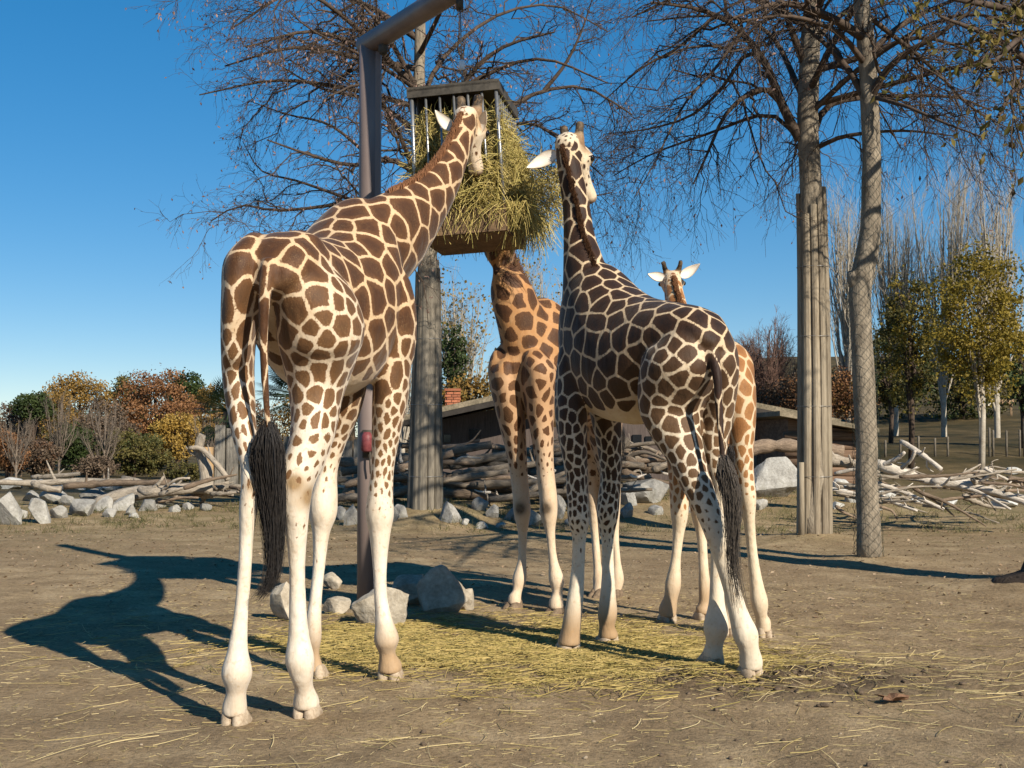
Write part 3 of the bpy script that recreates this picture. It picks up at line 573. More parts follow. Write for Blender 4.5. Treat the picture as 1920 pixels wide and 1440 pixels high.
# cage: local frame, origin = centre of the roof
FC = P(871, 190, 10.97); yaw = R(-9); roll = R(-3.4)
FM = rotz(yaw)@roty(roll)
W, D, H = .71, .98, 1.06
def FL(x, y, z): return FC+FM@np.array([x, y, z], float)
cage = empty('hay_cage', tuple(FL(0, 0, -1.3)), 'hanging hay cage with vertical steel bars, dark roof and wooden tray', 'hay feeder')
mb = MB(); mb.box(FL(0, 0, 0), (W+.06, D+.06, .035), FM); adopt(mb.build('roof', DARKM, smooth=False), cage)
for s_ in (-1, 1):
    mb = MB(); mb.box(FL(0, s_*(D/2+.02), -.035), (W+.07, .02, .07), FM); adopt(mb.build('roof_edge', DARKM, smooth=False), cage)
    mb = MB(); mb.box(FL(s_*(W/2+.022), 0, -.035), (.02, D+.02, .068), FM); adopt(mb.build('roof_edge', DARKM, smooth=False), cage)
mb = MB(); mb.box(FL(0, D/2-.03, -.2), (W-.06, .012, .3), FM); adopt(mb.build('back_panel', DARKM, smooth=False), cage)
mb = MB(); mb.box(FL(-W/2+.03, 0.02, -.2), (.012, D-.1, .3), FM); adopt(mb.build('back_panel', DARKM, smooth=False), cage)
def bar(x0, y0, x1, y1, r=.011):
    mb = MB(); mb.tubes(np.array([FL(x0, y0, -.03), FL((x0+x1)/2, (y0+y1)/2, -.03-H/2), FL(x1, y1, -.03-H)]), np.full(3, r), 8, True); adopt(mb.build('bar', GALV), cage)
nb = 7
for i in range(nb):
    q = i/(nb-1)*2-1; r = .016 if abs(q) == 1 else .011
    bar(q*W/2, -D/2, q*W/2*1.04, -D/2*1.03, r)
    if 0 < i < nb-1 or True: bar(q*W/2, D/2, q*W/2*1.04, D/2*1.03, r)
for i in range(1, 9):
    q = i/9*2-1
    for s_ in (-1, 1): bar(s_*W/2, q*D/2, s_*W/2*1.04, q*D/2*1.03)
tw, td = W+.02, D+.05
for nm, c_, sz in (('tray_floor', (0, 0, -H-.17), (tw, td, .03)), ('tray_board', (0, -td/2, -H-.07), (tw+.04, .035, .22)), ('tray_board', (0, td/2, -H-.07), (tw+.04, .035, .22)),
                 ('tray_board', (tw/2, 0, -H-.072), (.035, td-.036, .21)), ('tray_board', (-tw/2, 0, -H-.072), (.035, td-.036, .21))):
    mb = MB(); mb.box(FL(*c_), sz, FM); adopt(mb.build(nm, TRAYW, smooth=False), cage)
# lifting cable with turnbuckle
tb = P(866, 122, 10.95); cb = empty('lifting_cable', tuple(FC), 'thin steel cable with white turnbuckle lifting the hay cage', 'cable')
mb = MB(); mb.tubes(np.array([cab_top, tb+[0, 0, .03]]), np.full(2, .006), 6, True); adopt(mb.build('wire', GALV), cb)
t = NT('white_metal', .4); WHITEM = t.out((.75, .75, .73))
mb = MB(); mb.tubes(np.array([tb+[0, 0, .045], tb+[0, 0, .03], tb+[0, 0, -.03], tb+[0, 0, -.045]]), np.array([.012, .026, .026, .012]), 10, True); adopt(mb.build('turnbuckle', WHITEM), cb)
mb = MB()
for k in range(5): mb.tubes(np.array([tb+(FC-tb)*(k/5)+[0, 0, -.035], tb+(FC-tb)*((k+1)/5)+[0, 0, -.03]]), np.array([.007+.006*(k % 2)]*2), 6, True)
adopt(mb.build('chain', GALV), cb)
# hay in the cage
def straw_mat(name, cols):
    t = NT(name, .75, .25); return t.out(t.ramp(t.attr('rnd'), [(i/(len(cols)-1), c) for i, c in enumerate(cols)]))
HAY = straw_mat('hay', [(.20, .165, .045), (.33, .26, .075), (.46, .35, .12), (.26, .225, .06), (.56, .44, .18)])
STRAW = straw_mat('straw', [(.26, .20, .075), (.44, .34, .15), (.56, .45, .24), (.34, .27, .11)])
def strands(name, B, Dv, L, r, droop, mat, rs, K=3, root=None, bend=.25):
    n = len(B); q = np.linspace(0, 1, K)[None, :, None]; Dv = norm(Dv)
    side = norm(np.cross(Dv, rs.normal(size=(n, 3))))
    pts = B[:, None]+Dv[:, None]*q*L[:, None, None]+side[:, None]*(q*q)*(L*rs.normal(0, bend, n))[:, None, None]
    pts[:, :, 2] -= (q[:, :, 0]**2)*(L*droop)[:, None]
    m = MB(); m.tubes(pts, np.repeat((r*rs.uniform(.7, 1.3, n))[:, None], K, 1)*np.linspace(1, .6, K)[None], 3)
    o = m.build(name, mat, smooth=False); fattr(o, 'rnd', np.repeat(rs.uniform(0, 1, n), (K-1)*3), 'FACE'); return o
rs = np.random.default_rng(5)
B = []; Dd = []; Ls = []; Dr = []
def put(n, fn, dirf, l0, l1, dr):
    for _ in range(n):
        p, nn = fn(); B.append(FL(*p)); Dd.append(FM@np.array(dirf(nn))); Ls.append(rs.uniform(l0, l1)); Dr.append(dr)
def face(z0, z1, off):
    def f():
        s_ = rs.integers(0, 4); z = z0+(z1-z0)*rs.uniform()**.85; q = rs.uniform(-1, 1); bul = off*(.15+1.0*(1-abs((z+.78)/.5)**2 if abs(z+.78) < .5 else 0))
        bul = bul*rs.uniform(.2, 1.1)*(1.5 if s_ == 1 else (.45 if s_ == 0 else .5)); bul = bul-(.06 if z > -.66 and s_ != 1 else 0)
        if s_ == 0: return (q*W/2*.97, -D/2+.02-bul*.7, z), (0, -1, 0)
        if s_ == 1: return (W/2-.02+bul, q*D/2, z), (1, 0, 0)
        if s_ == 2: return (q*W/2, D/2-.02+bul*.5, z), (0, 1, 0)
        return (-W/2+.04-bul*.6, q*D/2, z), (-1, 0, 0)
    return f
put(9000, face(-H-.02, -.20, .10), lambda n: np.array(n)*rs.uniform(-.5, .1)+rs.normal(0, .6, 3)*(1-.6*np.abs(np.array(n))), .06, .22, .25)
put(3600, face(-H-.02, -.60, .26), lambda n: np.array(n)*rs.uniform(-.2, .5)+rs.normal(0, .75, 3)+[0, 0, -.15], .08, .26, .3)
put(260, lambda: ((rs.uniform(-W/2, W/2+.22), rs.choice([-D/2-.04, D/2]), -H+.05), (0, 0, 0)), lambda n: rs.normal(0, .5, 3)+[0, 0, -1.0], .06, .26, .2)
put(520, lambda: ((W/2+rs.uniform(.0, .24), rs.uniform(-D/2, D/2), -H+.04), (0, 0, 0)), lambda n: rs.normal(0, .5, 3)+[.1, 0, -1.0], .08, .34, .2)
hay = strands('hay', np.array(B), np.array(Dd), np.array(Ls), np.full(len(B), .0030), np.array(Dr), HAY, rs)
tag(hay, 'green-gold hay bulging out between the bars of the hanging cage', 'hay', kind='stuff')
# matted core so that one cannot see through the load
mb = MB(); n_, m_ = 40, 26; th = np.linspace(0, 2*math.pi, n_, endpoint=False); core = []
for j in range(m_):
    q = j/(m_-1); z = -.26-(H-.24)*q; w_ = (.86+.10*math.sin(q*3.0))
    for a in th:
        c_, s_ = math.cos(a), math.sin(a); ex = np.sign(c_)*abs(c_)**.4*W/2*w_; ey = np.sign(s_)*abs(s_)**.4*D/2*w_
        k = 1+.10*math.sin(7*a+9*q)*math.sin(11*q+3*a); 
        if ex > 0: ex += .16*math.exp(-((q-.72)/.22)**2)
        core.append(FL(ex*k, ey*k, z+.05*math.sin(3*a+1)*(j == 0)))
core = np.array(core); ii = np.arange(n_*m_).reshape(m_, n_); nx = np.roll(ii, -1, 1)
mb.add(np.vstack([core, FL(0, 0, -.2), FL(0, 0, -H)]), np.stack([ii[:-1], nx[:-1], nx[1:], ii[1:]], -1).reshape(-1, 4),
       np.concatenate([np.stack([nx[0], ii[0], np.full(n_, n_*m_)], -1), np.stack([ii[-1], nx[-1], np.full(n_, n_*m_+1)], -1)]))
HAYC = noisy('hay_mat', (.05, .04, .012), (.20, .155, .05), 22, .9, 1.0, .03, (1, 1, .6))
hc = mb.build('hay_core', HAYC); hc['kind'] = 'stuff'; hc.parent = hay
# ------------------------------------------------------------------ hay and straw on the ground
def on_ground(n, fx, rs): 
    xy = fx(n); return np.stack([xy[:, 0], xy[:, 1], gz(xy[:, 0], xy[:, 1])+.004], -1)
def patch(n):
    a = rs.normal(0, 1, (n, 2))*np.array([.85, .78])+np.array([.05, 10.0]); b = rs.normal(0, 1, (n, 2))*np.array([.7, .45])+np.array([.40, 9.4]); c = rs.normal(0, 1, (n, 2))*np.array([.8, .5])+np.array([-.5, 10.3])
    k = rs.integers(0, 3, n)[:, None]; 
    q = np.where(k == 0, a, np.where(k == 1, b, c)); f = fbm(np.stack([q[:, 0], q[:, 1], 0*q[:, 0]], -1), 1.7, 3, 61); bad = f < -.12
    q[bad] = q[rs.integers(0, n, bad.sum())]+rs.normal(0, .06, (bad.sum(), 2)); return q
def ground_straw(name, n, fn, l0, l1, r, mat, label, lift=.02, K=3):
    B = on_ground(n, fn, rs); a = rs.uniform(0, 2*math.pi, n); L = rs.uniform(l0, l1, n)
    B[:, 2] += rs.uniform(0, lift, n); Dv = np.stack([np.cos(a), np.sin(a), rs.normal(.02, .10, n)], -1)
    q = np.linspace(0, 1, K)[None, :, None]; sd = np.stack([-np.sin(a), np.cos(a), 0*a], -1)
    pts = B[:, None]+Dv[:, None]*(q-.5)*L[:, None, None]+sd[:, None]*(q-.5)**2*(L*rs.normal(0, .22, n))[:, None, None]
    zz = gz(pts[:, :, 0].ravel(), pts[:, :, 1].ravel()).reshape(n, K)+.003; pts[:, :, 2] = np.maximum(pts[:, :, 2], zz)*.7+(zz+.3*lift)*.3
    m = MB(); m.tubes(pts, np.repeat((r*rs.uniform(.6, 1.3, n))[:, None], K, 1), 3); o = m.build(name, mat, smooth=False)
    fattr(o, 'rnd', np.repeat(rs.uniform(0, 1, n), 3*(K-1)), 'FACE'); tag(o, label, 'hay', kind='stuff'); return o
HAYG = straw_mat('trodden_hay', [(.20, .155, .045), (.34, .255, .082), (.48, .36, .14), (.26, .21, .06), (.42, .30, .11)])
ground_straw('trodden_hay', 17000, patch, .05, .26, .0024, HAYG, 'trodden greenish hay spread on the dirt under the cage', .035)
ground_straw('loose_straw', 800, lambda n: np.stack([rs.uniform(-4.5, 4.8, n), 5.2+rs.uniform(0, 1, n)**1.1*6.5], -1), .10, .42, .0019, STRAW, 'thin pale straws scattered over the bare dirt', .012, 5)
ground_straw('straw_near_mud', 330, lambda n: rs.normal(0, 1, (n, 2))*np.array([.9, .55])+np.array([2.5, 9.0]), .10, .42, .0020, STRAW, 'pale straws lying round the churned mud', .02)
ground_straw('chaff', 9000, lambda n: np.stack([rs.uniform(-4.5, 4.8, n), 5.2+rs.uniform(0, 1, n)**1.2*9], -1), .015, .07, .0013, STRAW, 'tiny bits of straw chaff trodden into the dirt', .004, 2)
# ------------------------------------------------------------------ trees of the paddock
def bark(name, c1, c2, sc_=9, b=.8):
    t = NT(name, .9, .15); v = t.coord('Object', (1, 1, .28)); f = t.noise(sc_, 6, .68, v, .6); g = t.noise(sc_*5, 4, .6, v)
    h = t.math('ADD', f, t.math('MULTIPLY', g, .35)); return t.out(t.ramp(h, [(.42, c1), (.62, tuple(.5*(a+b_) for a, b_ in zip(c1, c2))), (.85, c2)]), t.bump(h, b, .03))
BARK = bark('bark_grey', (.075, .060, .044), (.30, .25, .185)); BARK_D = bark('bark_dark', (.022, .015, .011), (.085, .062, .045))
TWIG = noisy('twig_brown', (.040, .028, .020), (.095, .066, .046), 8, .85, .2, .004)
TWIG_P = noisy('twig_pale', (.24, .20, .15), (.44, .39, .31), 6, .85, .2, .004); TWIG_G = noisy('twig_greyish', (.10, .078, .058), (.21, .165, .125), 6, .85, .2, .004); TWIG_R = noisy('twig_reddish', (.13, .075, .055), (.26, .16, .12), 6, .85, .2, .004)
PLANK = noisy('weathered_plank', (.16, .125, .085), (.36, .30, .215), 5, .85, .6, .012, (1, 1, .12), perobj=.22, fine=9); PLANK_D = noisy('weathered_plank_shaded', (.085, .072, .055), (.22, .19, .145), 5, .85, .6, .012, (1, 1, .12), perobj=.2, fine=9)  # darker plank copy carries the shade on the tree behind the feeder
def leafmat(name, cols, trans=.25):
    t = NT(name, .6, .25); c = t.ramp(t.attr('rnd'), [(i/max(1, len(cols)-1), q) for i, q in enumerate(cols)]); t.l(c, t.b.inputs['Base Color'])
    tr = t.n('ShaderNodeBsdfTranslucent'); t.l(c, tr.inputs[0]); mx = t.n('ShaderNodeMixShader'); mx.inputs[0].default_value = trans
    t.l(t.b.outputs[0], mx.inputs[1]); t.l(tr.outputs[0], mx.inputs[2]); t.l(mx.outputs[0], t.t.nodes['Material Output'].inputs[0]); return t.m
def resample(p, k):
    p = crom(np.asarray(p, float), 6); s_ = np.r_[0, np.cumsum(np.linalg.norm(np.diff(p, axis=0), axis=1))]; q = np.linspace(0, s_[-1], k)
    return np.stack([np.interp(q, s_, p[:, i]) for i in range(3)], -1)
def sprout(par, prad, n, l0, l1, ang0, ang1, droop, up, rs, K=6, rk=.6, rmin=.003, tmin=.12, wob=.10, bylen=True, rmax=9):
    """children of polylines par (N,Kp,3)"""
    N, Kp, _ = par.shape; ln = np.linalg.norm(np.diff(par, axis=1), axis=2).sum(1); pr = ln/ln.sum() if bylen else np.full(N, 1/N)
    i = rs.choice(N, n, p=pr); t_ = tmin+(1-tmin)*rs.uniform(0, 1, n)**.8; q = t_*(Kp-1); j = np.clip(q.astype(int), 0, Kp-2); f = (q-j)[:, None]
    b = par[i, j]*(1-f)+par[i, j+1]*f; tg = norm(par[i, j+1]-par[i, j]); r0 = prad[i, j]*(1-f[:, 0])+prad[i, j+1]*f[:, 0]
    pp = norm(np.cross(tg, rs.normal(size=(n, 3)))); a = rs.uniform(ang0, ang1, n)[:, None]
    d = norm(tg*np.cos(a)+pp*np.sin(a)+np.array([0, 0, 1])*up); L = rs.uniform(l0, l1, n)*(1.15-.55*t_)
    s_ = np.linspace(0, 1, K)[None, :, None]; side = norm(np.cross(d, rs.normal(size=(n, 3))))
    pts = b[:, None]+d[:, None]*s_*L[:, None, None]+side[:, None]*(s_**2)*(L*rs.normal(0, wob*2, n))[:, None, None]
    pts[:, :, 2] -= (s_[:, :, 0]**2)*(L*droop*rs.uniform(.3, 1.4, n))[:, None]
    jit = rs.normal(0, 1, (n, K, 3))*wob*.28*L[:, None, None]; jit[:, 0] = 0; pts += jit
    r = np.clip(r0*rk, rmin, rmax); rad = r[:, None]*np.linspace(1, .35, K)[None]; return pts, np.maximum(rad, rmin*.6)
def limbs_to(par, K, r0, r1):
    p = np.array([resample(q, K) for q in par]); return p, np.array([np.linspace(a, b, K) for a, b in zip(r0, r1)])
def leaves(P_, size, rs, mat, name, elong=2.0, hang=.5):
    n = len(P_); a = norm(rs.normal(size=(n, 3))+np.array([0, 0, -hang*2])); b = norm(np.cross(a, rs.normal(size=(n, 3)))); s_ = size*rs.uniform(.6, 1.3, n)[:, None]
    nn = np.cross(a, b)*s_*.12
    V = np.stack([P_, P_+a*s_*.5*elong+b*s_*.5+nn, P_+a*s_*elong, P_+a*s_*.5*elong-b*s_*.5+nn], 1).reshape(-1, 3)
    i4 = np.arange(n)*4; T = np.concatenate([np.stack([i4, i4+1, i4+2], -1), np.stack([i4, i4+2, i4+3], -1)]); T = np.stack([T[:n], T[n:]], 1).reshape(-1, 3)
    o = mesh_np(name, V, None, T, mat, False); fattr(o, 'rnd', np.repeat(rs.uniform(0, 1, n), 2), 'FACE'); return o
def trunk_mesh(path, rad, mat, root, sides=20, rough=.03, name='trunk'):
    p = resample(path, 40); r = np.interp(np.linspace(0, 1, 40), np.linspace(0, 1, len(rad)), rad); mb = MB(); mb.tubes(p, r, sides, True)
    V = mb.V[0]; n = np.repeat(p, sides, 0); dv = V[:len(n)]-n; V[:len(n)] += dv*(fbm(V[:len(n)]*np.array([1, 1, .4]), 5, 3, 3)*rough*6)[:, None]
    return adopt(mb.build(name, mat), root)
def paddock_tree(base, label, trunk_px, d0, trad, limbs, rs, n2, n3, n4, tips=None, auto=0, azr=(0, 6.28), zr=(5.5, 10), al=(2.5, 4), height=12.5, barkm=BARK, droop2=.25, scale=1.0, ntip=1500, tipmat=None):
    root = empty('tree', tuple(base), label, 'tree', 'bare trees in the paddock')
    path = [P(x, y, d0) for x, y in trunk_px]; path[0][2] = g1(base[0], base[1])-.12; tp = path[-1]
    path += [tp+(np.array([0, 0, height])-[0, 0, tp[2]])*.5+[.1, .1, 0], np.array([tp[0]+.1, tp[1]+.2, height])]
    trunk_mesh(path, trad, barkm, root); tr_ = resample(path, 40); th = tr_[:, 2]
    L = [[P(x, y, d0+dd) for x, y, dd in l['p']] for l in limbs]; r0 = [l['r'] for l in limbs]
    for _ in range(auto):
        z = rs.uniform(*zr); c = np.array([np.interp(z, th, tr_[:, 0]), np.interp(z, th, tr_[:, 1]), z]); a = rs.uniform(*azr); le = rs.uniform(*al)*(1.2-.5*(z-zr[0])/(zr[1]-zr[0])); h = np.array([math.cos(a), math.sin(a), 0])
        el = rs.uniform(.1, .7); L.append([c, c+h*le*.3+[0, 0, le*.3*el], c+h*le*.65+[0, 0, le*.42*el+rs.normal(0, .1)], c+h*le+[0, 0, le*.3*el-rs.uniform(0, .5)]]); r0.append(rs.uniform(.045, .075))
    p1, r1 = limbs_to(L, 12, r0, [r*.22 for r in r0]); mb = MB(); mb.tubes(p1, r1, 7)
    p2, r2 = sprout(p1, r1, n2, .7*scale, 2.1*scale, .4, 1.1, droop2, .12, rs, 8, .55, .007, wob=.14); mb.tubes(p2, r2, 5)
    p3, r3 = sprout(np.concatenate([p2]), r2, n3, .35*scale, 1.05*scale, .35, 1.0, .3, .02, rs, 6, .55, .0042, wob=.15); mb.tubes(p3, r3, 3)
    p3b, r3b = sprout(p1, r1, n3//5, .4*scale, 1.2*scale, .5, 1.2, .3, .0, rs, 6, .4, .0045, wob=.15, rmax=.012); mb.tubes(p3b, r3b, 3)
    pa, ra = np.concatenate([p3, p3b]), np.concatenate([r3, r3b])
    p4, r4 = sprout(pa, ra, n4, .12*scale, .48*scale, .35, 1.0, .25, -.02, rs, 3, .7, .0027, wob=.16, tmin=.05); mb.tubes(p4, r4, 3)
    adopt(mb.build('branches', TWIG), root)
    if ntip:
        k = rs.choice(len(p4), ntip); lv = leaves(p4[k, -1], .028, rs, tipmat, 'dry_leaves', 2.2, .8); lv['kind'] = 'stuff'; adopt(lv, root)
    return root, path
def clad(root, path, r, z1, n, wdt, rs, mat, bands=(), zj=.5, name='plank', skip=()):
    """split poles strapped round a trunk, each one a part"""
    pr = resample(path, 60); zb = pr[0, 2]
    for i in range(n):
        if i in skip: continue
        a = 2*math.pi*i/n+rs.normal(0, .05); zt_ = z1-abs(rs.normal(0, zj)); K = 9; zz = np.linspace(zb+.05, zt_, K)
        c = np.stack([np.interp(zz, pr[:, 2], pr[:, 0]), np.interp(zz, pr[:, 2], pr[:, 1]), zz], -1); rr = np.array([r(z) for z in zz]); u = np.array([math.cos(a), math.sin(a), 0]); w_ = wdt*rs.uniform(.75, 1.2)
        ax = c+u*rr[:, None]; mb = MB(); s_ = np.array([-u[1], u[0], 0]); prof = [(-1, -.25), (-.85, .35), (-.3, .62), (.3, .62), (.85, .35), (1, -.25)]
        V = np.array([[p+s_*q*w_*.5*(1+.05*math.sin(3*p[2]+i))+u*h*w_*.55 for q, h in prof] for p in ax]).reshape(-1, 3); m = len(prof); g = np.arange(K*m).reshape(K, m); nx = np.roll(g, -1, 1)
        mb.add(V, np.concatenate([np.stack([g[:-1], nx[:-1], nx[1:], g[1:]], -1).reshape(-1, 4)]), None); mb.add(V[-m:], [[0, 1, 4, 5], [1, 2, 3, 4]]); adopt(mb.build(name, mat, smooth=False), root)
    for zb_ in bands:
        c = np.array([np.interp(zb_, pr[:, 2], pr[:, 0]), np.interp(zb_, pr[:, 2], pr[:, 1]), zb_]); a = np.linspace(0, 2*math.pi, 33); R_ = r(zb_)+wdt*.40
        mb = MB(); mb.tubes(c+R_*np.stack([np.cos(a), np.sin(a), .02*np.sin(a)], -1), np.full(33, .004), 4); adopt(mb.build('wire_band', GALV), root)
rs = np.random.default_rng(12)
TIPL = leafmat('dry_leaf', [(.13, .075, .055), (.24, .14, .11), (.33, .21, .16), (.10, .06, .05)], .2)
# tree with weathered poles round its trunk (right)
d1 = T1[1]
LIMB1 = [dict(p=[(1500, 262, 0), (1470, 205, -.1), (1430, 110, -.3), (1372, 45, -.5), (1300, 15, -.7), (1220, 5, -.9)], r=.085),
         dict(p=[(1478, 215, -.05), (1445, 172, -.2), (1410, 172, -.5), (1360, 215, -.8), (1330, 280, -1.0), (1300, 345, -1.2)], r=.055),
         dict(p=[(1430, 110, -.3), (1400, 100, .1), (1350, 170, .4), (1290, 220, .6), (1200, 245, .9), (1140, 250, 1.0)], r=.04),
         dict(p=[(1500, 262, 0), (1440, 215, .5), (1330, 250, 1.2), (1220, 290, 1.6), (1150, 330, 1.8)], r=.04),
         dict(p=[(1526, 250, 0), (1545, 205, .1), (1590, 185, .2), (1680, 180, .3), (1790, 182, .4), (1860, 208, .5)], r=.06),
         dict(p=[(1530, 278, 0), (1585, 255, -.3), (1690, 245, -.6), (1790, 255, -.9)], r=.042),
         dict(p=[(1508, 120, 0), (1485, 60, -.2), (1462, 0, -.4), (1420, -80, -.6)], r=.07),
         dict(p=[(1535, 70, 0), (1600, 140, -.5), (1640, 190, -.8), (1690, 280, -1.0)], r=.035),
         dict(p=[(1515, 90, 0), (1575, 30, .4), (1650, -20, .8), (1740, -60, 1.2)], r=.06),
         dict(p=[(1505, 180, 0), (1440, 60, 1.2), (1340, 30, 2.2), (1210, 40, 3.0)], r=.055),
         dict(p=[(1390, 60, -.4), (1340, 130, -1.2), (1280, 200, -1.8), (1230, 300, -2.2), (1190, 370, -2.5)], r=.03),
         dict(p=[(1340, 30, -.6), (1270, 90, -.4), (1200, 130, -.2), (1120, 200, 0)], r=.03)]
r1_, path1 = paddock_tree(T1, 'tall bare tree whose trunk is clad in pale weathered poles', [(1527, 1015), (1527, 800), (1524, 500), (1519, 320), (1515, 240), (1518, 120), (1524, 0)], d1, [.26, .22, .20, .185, .17, .15, .13, .10, .05], LIMB1, rs, 150, 1500, 7000, auto=14, zr=(6.4, 10.5), al=(2, 4), ntip=900, tipmat=TIPL)
clad(r1_, path1, lambda z: .235-.008*z, P(1519, 345, d1)[2], 11, .135, rs, PLANK, [1.0, 2.1, 3.2, 4.3], .55)
# a short pole leaning at its foot
mb = MB(); b_ = G(1498, 1012); b_[1] -= .0; mb.tubes(np.array([[b_[0]-.02, d1-.27, -.05+g1(b_[0], d1)], [b_[0]-.01, d1-.24, .6], [b_[0]-.005, d1-.23, 1.22]]), np.array([.05, .048, .045]), 8, True); adopt(mb.build('plank', PLANK), r1_)
# crooked tree wrapped in wire netting
d2_ = T2[1]
LIMB2 = [dict(p=[(1622, 185, 0), (1590, 130, .1), (1545, 80, .2), (1515, 55, .3), (1480, 0, .4)], r=.055), dict(p=[(1632, 190, 0), (1650, 150, -.2), (1690, 105, -.4), (1760, 65, -.7), (1840, 5, -.9)], r=.06),
         dict(p=[(1630, 100, 0), (1700, 40, .6), (1790, 0, 1.0), (1880, -30, 1.4)], r=.05), dict(p=[(1622, 120, 0), (1570, 60, -.6), (1480, 30, -1.2), (1390, 40, -1.8)], r=.045),
         dict(p=[(1630, 180, 0), (1700, 200, -.8), (1770, 230, -1.2), (1850, 260, -1.6)], r=.035), dict(p=[(1628, 30, 0), (1740, 120, .5), (1820, 200, .8), (1890, 240, 1.0)], r=.04)]
path_px = [(1629, 1052), (1627, 950), (1622, 780), (1616, 640), (1612, 545), (1622, 490), (1632, 430), (1634, 300), (1630, 180), (1622, 60), (1614, -20)]
r2_, path2 = paddock_tree(T2, 'crooked bare tree with its trunk wrapped in wire netting', path_px, d2_, [.165, .145, .14, .138, .15, .125, .122, .118, .105, .09, .08, .06, .03], LIMB2, rs, 90, 800, 4200, auto=9, zr=(6.2, 10), al=(1.8, 3.4), ntip=450, tipmat=TIPL, height=11.5)
mb = MB(); mb.tubes(np.array([P(1612, 548, d2_), P(1601, 520, d2_), P(1597, 508, d2_-.02)]), np.array([.12, .10, .06]), 12, True); adopt(mb.build('knob', BARK), r2_)
NETM = noisy('net_wire', (.012, .020, .017), (.035, .05, .042), 12, .5, .1, .002)
pr = resample(path2, 80); zz = np.linspace(.03, P(1630, 215, d2_)[2], 150); cx = np.interp(zz, pr[:, 2], pr[:, 0]); cy = np.interp(zz, pr[:, 2], pr[:, 1])
rr = np.interp(zz, [0, 2, 4.2, 4.5, 5, 8], [.18, .158, .168, .145, .138, .125])+.012; lines = []
for s_ in (-1, 1):
    for k in range(9):
        a = 2*math.pi*k/9+s_*zz*5.0; wig = .008*np.sin(zz*47+k); lines.append(np.stack([cx+(rr+wig)*np.cos(a), cy+(rr+wig)*np.sin(a), zz], -1))
mb = MB(); mb.tubes(np.array(lines), np.full((len(lines), 150), .0022), 3); adopt(mb.build('wire_net', NETM), r2_)
# tree behind the feeder, poles round its trunk
d3 = T3[1]
LIMB3 = [dict(p=[(785, 330, 0), (735, 300, -.3), (660, 310, -.6), (580, 290, -.9), (500, 262, -1.1)], r=.06), dict(p=[(788, 400, 0), (720, 365, .3), (620, 385, .6), (520, 395, .8), (450, 385, 1.0), (395, 415, 1.2)], r=.055),
         dict(p=[(786, 250, 0), (700, 190, .6), (600, 165, 1.0), (520, 120, 1.4)], r=.055), dict(p=[(790, 380, 0), (720, 410, -.9), (600, 430, -1.6), (520, 440, -2.0), (470, 440, -2.2)], r=.045),
         dict(p=[(790, 300, 0), (830, 220, -.2), (890, 130, -.4), (950, 85, -.6), (1040, 60, -.8)], r=.075), dict(p=[(800, 300, 0), (880, 240, .5), (960, 198, .9), (1020, 170, 1.2), (1100, 165, 1.5), (1185, 215, 1.8)], r=.07),
         dict(p=[(1020, 170, 1.2), (1060, 120, 1.1), (1090, 60, 1.0), (1110, 0, .9)], r=.045), dict(p=[(800, 320, 0), (900, 260, -1), (990, 230, -1.8), (1060, 270, -2.2), (1130, 330, -2.6)], r=.05),
         dict(p=[(788, 180, 0), (740, 90, -.4), (690, 20, -.8), (620, -40, -1.2)], r=.06), dict(p=[(795, 340, 0), (900, 330, 1.2), (1000, 340, 2.0), (1080, 370, 2.4), (1150, 360, 2.6)], r=.045),
         dict(p=[(786, 200, 0), (830, 110, .9), (930, 30, 1.6), (1040, 10, 2.2), (1140, 60, 2.6)], r=.055), dict(p=[(786, 170, 0), (690, 110, -1.2), (590, 60, -2.0), (540, 20, -2.4)], r=.045),
         dict(p=[(700, 300, -.4), (620, 235, -.3), (540, 215, -.2), (470, 190, 0)], r=.035), dict(p=[(660, 375, .5), (560, 340, .8), (490, 320, 1.0), (455, 265, 1.1)], r=.035)]
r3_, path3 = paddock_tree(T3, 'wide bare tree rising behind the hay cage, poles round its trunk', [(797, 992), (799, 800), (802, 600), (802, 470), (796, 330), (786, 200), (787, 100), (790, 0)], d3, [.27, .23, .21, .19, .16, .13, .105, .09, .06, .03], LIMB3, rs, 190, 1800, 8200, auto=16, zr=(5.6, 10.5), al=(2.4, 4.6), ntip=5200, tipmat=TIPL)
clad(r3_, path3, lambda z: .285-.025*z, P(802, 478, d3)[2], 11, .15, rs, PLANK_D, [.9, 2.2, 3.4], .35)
# big tree standing mostly outside the picture on the right
T4 = np.array((5.98, 13.9, 0)); r4_ = empty('tree', tuple(T4), 'big dark tree whose root flare and leafy branches reach in beside the netted tree', 'tree')
mb = MB(); p = np.array([[T4[0], T4[1], z] for z in (-.15, .02, .12, .3, .7, 2, 4, 6, 8, 10)]); p[:, 0] += .12*np.sin(p[:, 2]); mb.tubes(p, np.array([.75, .62, .46, .38, .33, .31, .28, .24, .18, .1]), 22, True); V = mb.V[0]
V[:220, :2] += ((V[:220, :2]-T4[:2])*(.5*np.maximum(0, fbm(V[:220], 3.2, 2, 4))*(V[:220, 2:3] < .4)[:, 0])[:, None]); adopt(mb.build('trunk', BARK_D), r4_)
Ls = [[P(1985, 200, 13.9), P(1930, 120, 13.2), P(1860, 70, 12.4), P(1760, 30, 11.6)], [P(1985, 100, 13.9), P(1940, 150, 12.8), P(1900, 170, 12), P(1870, 220, 11.5)], [P(1985, 60, 13.9), P(1900, 20, 13), P(1800, 0, 12.2), P(1700, -20, 11.6)], [P(1990, 50, 13.9), P(1930, 60, 12.2), P(1890, 90, 11.0), P(1850, 130, 10.2)]]
